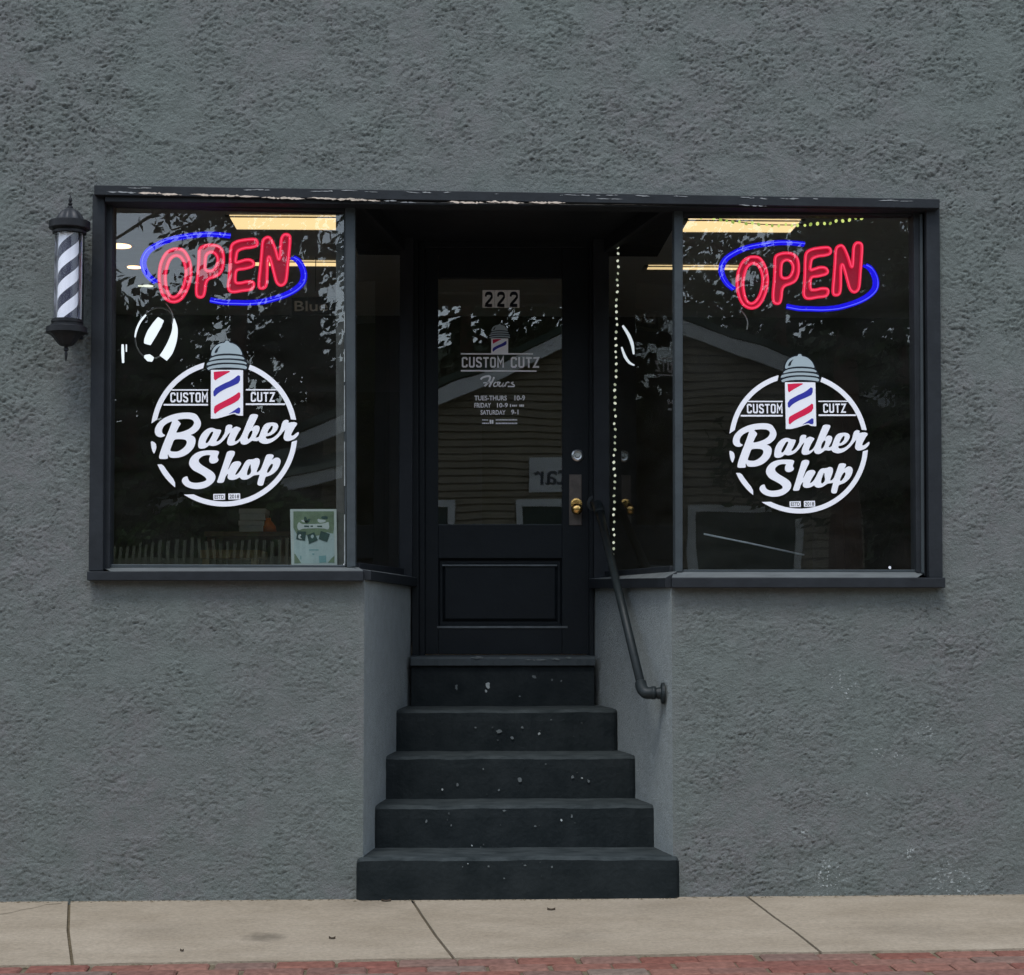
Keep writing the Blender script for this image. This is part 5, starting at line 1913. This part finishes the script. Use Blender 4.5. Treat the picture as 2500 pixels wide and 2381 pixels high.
def hwin(pa, pb, V, h=1.2):
    a, b = rf(*pa, V, YH + .03), rf(*pb, V, YH + .03)
    x0, x1, z1_ = a.x, b.x, a.z
    z0 = z1_ - h
    w = .1
    m = MB()
    m.box(x0, x1, YH + .02, YH + .07, z1_ - w, z1_)
    m.box(x0, x1, YH + .02, YH + .07, z0, z0 + w)
    m.box(x0, x0 + w, YH + .02, YH + .07, z0 + w, z1_ - w)
    m.box(x1 - w, x1, YH + .02, YH + .07, z0 + w, z1_ - w)
    f = m.build('window', m_trim, house)
    m = MB()
    m.box(x0 + w, x1 - w, YH + .025, YH + .04, z0 + w, z1_ - w)
    m.build('pane', m_dwin, f)


hwin((992, 963), (1150, 963), VDR, 1.3)
hwin((740, 961), (876, 961), VDR, 1.3)
hwin((1322, 972), (1542, 972), VH, 1.25)
sg = empty('shop_sign', rf(1050, 915, VDR, YH + .08), 'white signboard on the house across the street, reflected in the door', 'sign')
a, b = rf(1018, 880, VDR, YH + .03), rf(1135, 950, VDR, YH + .03)
mb = MB()
mb.box(a.x, b.x, YH + .03, YH + .07, b.z, a.z)
mb.build('board', m_trim, sg, bevel=.01)
vs, fs = font_polys('star', 0, 0, 1, 1, .01)
mb = MB()
xr, xl = rf(1027, 900, VDR, 0).x, rf(1108, 900, VDR, 0).x
zt_, zb_ = rf(1050, 900, VDR, 0).z, rf(1050, 936, VDR, 0).z
mb.add([(xl + (xr - xl) * v[0], YH + .073, zt_ + (zb_ - zt_) * v[1]) for v in vs], fs)
mb.build('lettering', mat('sign_blue_grey', (.06, .08, .12), rough=.6), sg)
# low porch wing with its own eave, left of the gable
wing = empty('porch', (-3.2, YH - 1, .62), 'low porch with green roof and white eave beside the house', 'porch')
p, q = rf(300, 982, VH, YH + 1.2), rf(668, 912, VH, YH + 1.2)
mb = MB()
a = [p + Vector((0, 0, -.14)), q + Vector((0, 0, -.14)), q, p]
mb.hexa(a, [v + Vector((0, -.08, 0)) for v in a])
mb.build('fascia', m_trim, wing)
mb = MB()
t = rf(520, 850, VH, YH)
t2 = rf(655, 845, VH, YH)
mb.add([p + Vector((0, .05, .01)), q + Vector((0, .05, .01)), Vector((t2.x, YH - 1.2, t2.z + .1)), Vector((t.x, YH - 1.2, t.z))], [(0, 1, 2, 3)])
mb.add([p + Vector((0, .05, .01)), Vector((t.x, YH - 1.2, t.z)), Vector((p.x, YH - 3, p.z))], [(0, 1, 2)])
mb.build('roof', m_roof, wing)
mb = MB()
for xx in (p.x + .3, (p.x + q.x) / 2, q.x - .2):
    mb.box(xx - .06, xx + .06, YH + 1.05, YH + 1.17, .62, p.z - .1)
mb.build('porch_post', mat('post_brown', (.05, .05, .035), rough=.8), wing)
# picket fence
YF = -11.2
VF = 2 * YP - YF
fence = empty('picket_fence', (-2.5, YF, .62), 'weathered picket fence across the street reflected low in the window', 'fence')
f0, f1 = rf(200, 1034, VF, YF), rf(600, 1034, VF, YF)
m_pick = mat('weathered_picket', (.34, .38, .27), rough=.85, var=.2, vscale=6)
x = f0.x
k = 0
sp_ = 17.4 / K * (8 + VF) / 3600
while x < f1.x and k < 60:
    m = MB()
    h = f0.z + random.uniform(-.025, .02)
    m.hexa([(x, YF, .63), (x + sp_ * .48, YF, .63), (x + sp_ * .46, YF, h - .04), (x + .005, YF, h - .04)], [(x, YF - .02, .63), (x + sp_ * .48, YF - .02, .63), (x + sp_ * .46, YF - .02, h - .04), (x + .005, YF - .02, h - .04)])
    m.build('picket', m_pick, fence)
    x += sp_
    k += 1
mb = MB()
for zq in (f0.z - .25, 1.0):
    mb.box(f0.x, x, YF - .07, YF - .025, zq - .05, zq + .05)
mb.build('fence_rail', m_pick, fence)


# trees across the street
def tree(x, y, h, rad, z0, seed, label, kind, lean_=0):
    g = np.random.default_rng(seed)
    t = empty('conifer_tree' if kind == 'c' else 'leafy_tree', (x, y, z0), label, 'tree', 'trees across the street')
    m = MB()
    pts = [(x + lean_ * k / 5 + .05 * math.sin(k), y, z0 + h * .92 * k / 5) for k in range(6)]
    m.tube(pts, [.20 * (1 - .16 * k) for k in range(6)], 8)
    limbs = 22 if kind == 'c' else 12
    lv = []
    for i in range(limbs):
        f = .22 + .75 * i / limbs
        a = g.uniform(0, 2 * math.pi)
        L = rad * ((1 - f) * 1.15 + .12 if kind == 'c' else (.5 + .5 * math.sin(f * 3)))
        b0 = Vector((x + lean_ * f, y, z0 + h * f))
        b1 = b0 + Vector((math.cos(a) * L, math.sin(a) * L, (-.18 if kind == 'c' else .35) * L))
        m.tube([b0, b0.lerp(b1, .5) + Vector((0, 0, .05)), b1], [.05, .035, .012], 5)
        lv.append((b0, b1))
    m.build('trunk', mat_bark, t)
    vs, fs = [], []
    per_l = int(6500 / limbs)
    for b0, b1 in lv:
        for q in range(per_l):
            u = g.uniform(.15, 1.05)
            c = b0.lerp(b1, u)
            s = .34 * rad * (.4 + .5 * (1 - abs(u - .6)))
            c = c + Vector(g.normal(0, 1, 3)) * s * .42
            n_ = Vector(g.normal(0, 1, 3)).normalized()
            e1 = n_.orthogonal().normalized()
            e2 = n_.cross(e1)
            w, l = g.uniform(.025, .06), g.uniform(.05, .12)
            k = len(vs)
            vs += [c - e1 * l, c - e2 * w, c + e1 * l, c + e2 * w]
            fs.append((k, k + 1, k + 2, k + 3))
    m = MB()
    m.add(vs, fs)
    m.build('crown', mat_leafd if kind == 'c' else mat_leafl, t)


mat_bark = mat('bark', (.10, .055, .038), rough=.9, var=.3, vscale=8)
mat_leafd = mat('dark_needles', (.022, .038, .020), rough=.8, spec=.1, var=.4, vscale=2)
mat_leafl = mat('green_leaves', (.035, .06, .022), rough=.75, spec=.15, var=.4, vscale=2)
vx = lambda px, Y: D(px, 700, 2 * YP - Y).x
tree(vx(455, -21), -21, 11.5, 1.9, .62, 1, 'tall dark conifer across the street, reflected behind the first neon sign', 'c')
tree(vx(600, -23), -23, 11.0, 2.4, .62, 2, 'dark conifer across the street, left of the gable roof', 'c')
tree(vx(250, -14.5), -14.5, 4.6, 1.5, .62, 3, 'low dark bushy tree beside the picket fence', 'l')
tree(vx(900, -25), -25, 12.0, 3.4, .62, 4, 'tall conifer directly behind the brown house', 'c')
tree(vx(1250, -25), -25, 12.5, 3.2, .62, 5, 'tall conifer behind the right slope of the roof', 'c')
tree(vx(1500, -20), -20, 11.0, 2.9, .62, 6, 'leafy tree reflected behind the second neon sign', 'l')
tree(vx(1610, -14), -14, 9.0, 2.0, .62, 7, 'red barked tree reflected near the right window edge', 'l', .2)
tree(vx(1730, -22), -22, 8.5, 2.6, .62, 8, 'shorter leafy tree farthest right across the street', 'l')
# green hedge behind the picket fence
g = np.random.default_rng(5)
vs, fs = [], []
for k in range(9000):
    x, y = g.uniform(f0.x - .5, f1.x + .6), g.uniform(-13.0, -11.9)
    z = .62 + (1.75 + .25 * math.sin(x * 2.1)) * g.beta(1.1, .8)
    c = Vector((x, y, z))
    nn = Vector(g.normal(0, 1, 3)).normalized()
    e1 = nn.orthogonal().normalized()
    e2 = nn.cross(e1)
    w_, l_ = g.uniform(.02, .05), g.uniform(.04, .09)
    q = len(vs)
    vs += [c - e1 * l_, c - e2 * w_, c + e1 * l_, c + e2 * w_]
    fs.append((q, q + 1, q + 2, q + 3))
props(MB().add(vs, fs).build('hedge', mat('hedge_leaves', (.06, .12, .035), rough=.7, spec=.15, var=.5, vscale=2.5)), 'green leafy hedge growing behind the picket fence', 'hedge')
# wooded hillside added unseen to block low sky from the reflections
xs = np.linspace(-160, 160, 81)
vs, fs = [], []
for r_, (yy, k_) in enumerate(((-48, 0), (-62, .7), (-75, 1), (-120, 1.05))):
    for x in xs:
        h = 12.0 + 2.2 * math.sin(x * .07) + 1.2 * math.sin(x * .23 + 1) + .6 * math.sin(x * .9)
        vs.append((x, yy + 1.5 * math.sin(x * .31 + r_), -.2 + (h + .5) * k_))
for r_ in range(3):
    for k in range(80):
        q = r_ * 81 + k
        fs.append((q, q + 1, q + 82, q + 81))
props(MB().add(vs, fs).build('backdrop', mat('backdrop_dark', (.03, .045, .025), rough=.95, spec=.05, var=.5, vscale=.6), smooth=True), 'dark wooded hillside added unseen beyond the street to block low sky', 'hills', kind='structure')
# far wood closing the street view
g = np.random.default_rng(77)
vs, fs = [], []
for x0, x1, n, y0, y1, h in ((-46, 46, 34000, -34, -27, 9.2), (-44, -12, 14000, -30, -15, 10.5), (9, 40, 6000, -26, -15, 6.5)):
    for k in range(n):
        x, y = g.uniform(x0, x1), g.uniform(y0, y1)
        hh = h * (.72 + .28 * math.sin(x * .9) * math.sin(x * .37 + 1) + .1 * math.sin(x * 3.1))
        z = .6 + hh * g.beta(1.0, .95)
        c = Vector((x, y, z))
        nn = Vector(g.normal(0, 1, 3)).normalized()
        e1 = nn.orthogonal().normalized()
        e2 = nn.cross(e1)
        w_, l_ = g.uniform(.09, .22), g.uniform(.16, .34)
        q = len(vs)
        vs += [c - e1 * l_, c - e2 * w_, c + e1 * l_, c + e2 * w_]
        fs.append((q, q + 1, q + 2, q + 3))
props(MB().add(vs, fs).build('far_wood', mat_leafd), 'dark mass of trees beyond the houses across the street', 'wood', kind='stuff')
# a power line across the sky
mb = MB()
a, b = rf(200, 470, 2 * YP + 15, -15), rf(345, 388, 2 * YP + 15, -15)
d_ = b - a
mb.tube([a - d_ * 6, a, b, b + d_ * 10], .018, 6)
pw = mb.build('power_line', M_WIRE)
props(pw, 'thin black power line crossing the sky above the street', 'cable')

# ------------------------------------------------------------------ light
sun_dir = Vector((-.14, -.46, .88)).normalized()
sd = bpy.data.lights.new('sun', 'SUN')
sd.energy = .9
sd.angle = R(20)
sd.color = (1.0, .985, .96)
so = bpy.data.objects.new('sun', sd)
COL.objects.link(so)
so.rotation_euler = sun_dir.to_track_quat('Z', 'Y').to_euler()
w = bpy.data.worlds.new('World')
scene.world = w
w.use_nodes = True
nt = w.node_tree
bg = nt.nodes['Background']
sky = nt.nodes.new('ShaderNodeTexSky')
sky.sky_type = 'NISHITA'
sky.sun_disc = False
sky.sun_elevation = math.asin(sun_dir.z)
sky.sun_rotation = math.atan2(sun_dir.x, sun_dir.y)
sky.dust_density = 0.3
sky.air_density = 1.0
hs = nt.nodes.new('ShaderNodeHueSaturation')
hs.inputs['Saturation'].default_value = .52
nt.links.new(sky.outputs[0], hs.inputs['Color'])
nt.links.new(hs.outputs[0], bg.inputs['Color'])
bg.inputs['Strength'].default_value = .15
scene.view_settings.view_transform = 'Standard'
scene.view_settings.look = 'None'
scene.view_settings.exposure = 1.18
scene.view_settings.gamma = 1.0
scene.render.engine = 'CYCLES'
scene.cycles.max_bounces = 8
scene.cycles.transparent_max_bounces = 12
scene.cycles.use_denoising = True
scene.cycles.denoising_prefilter = 'NONE'
scene.cycles.sample_clamp_indirect = 2.0
scene.cycles.blur_glossy = .5
scene.cycles.use_adaptive_sampling = False
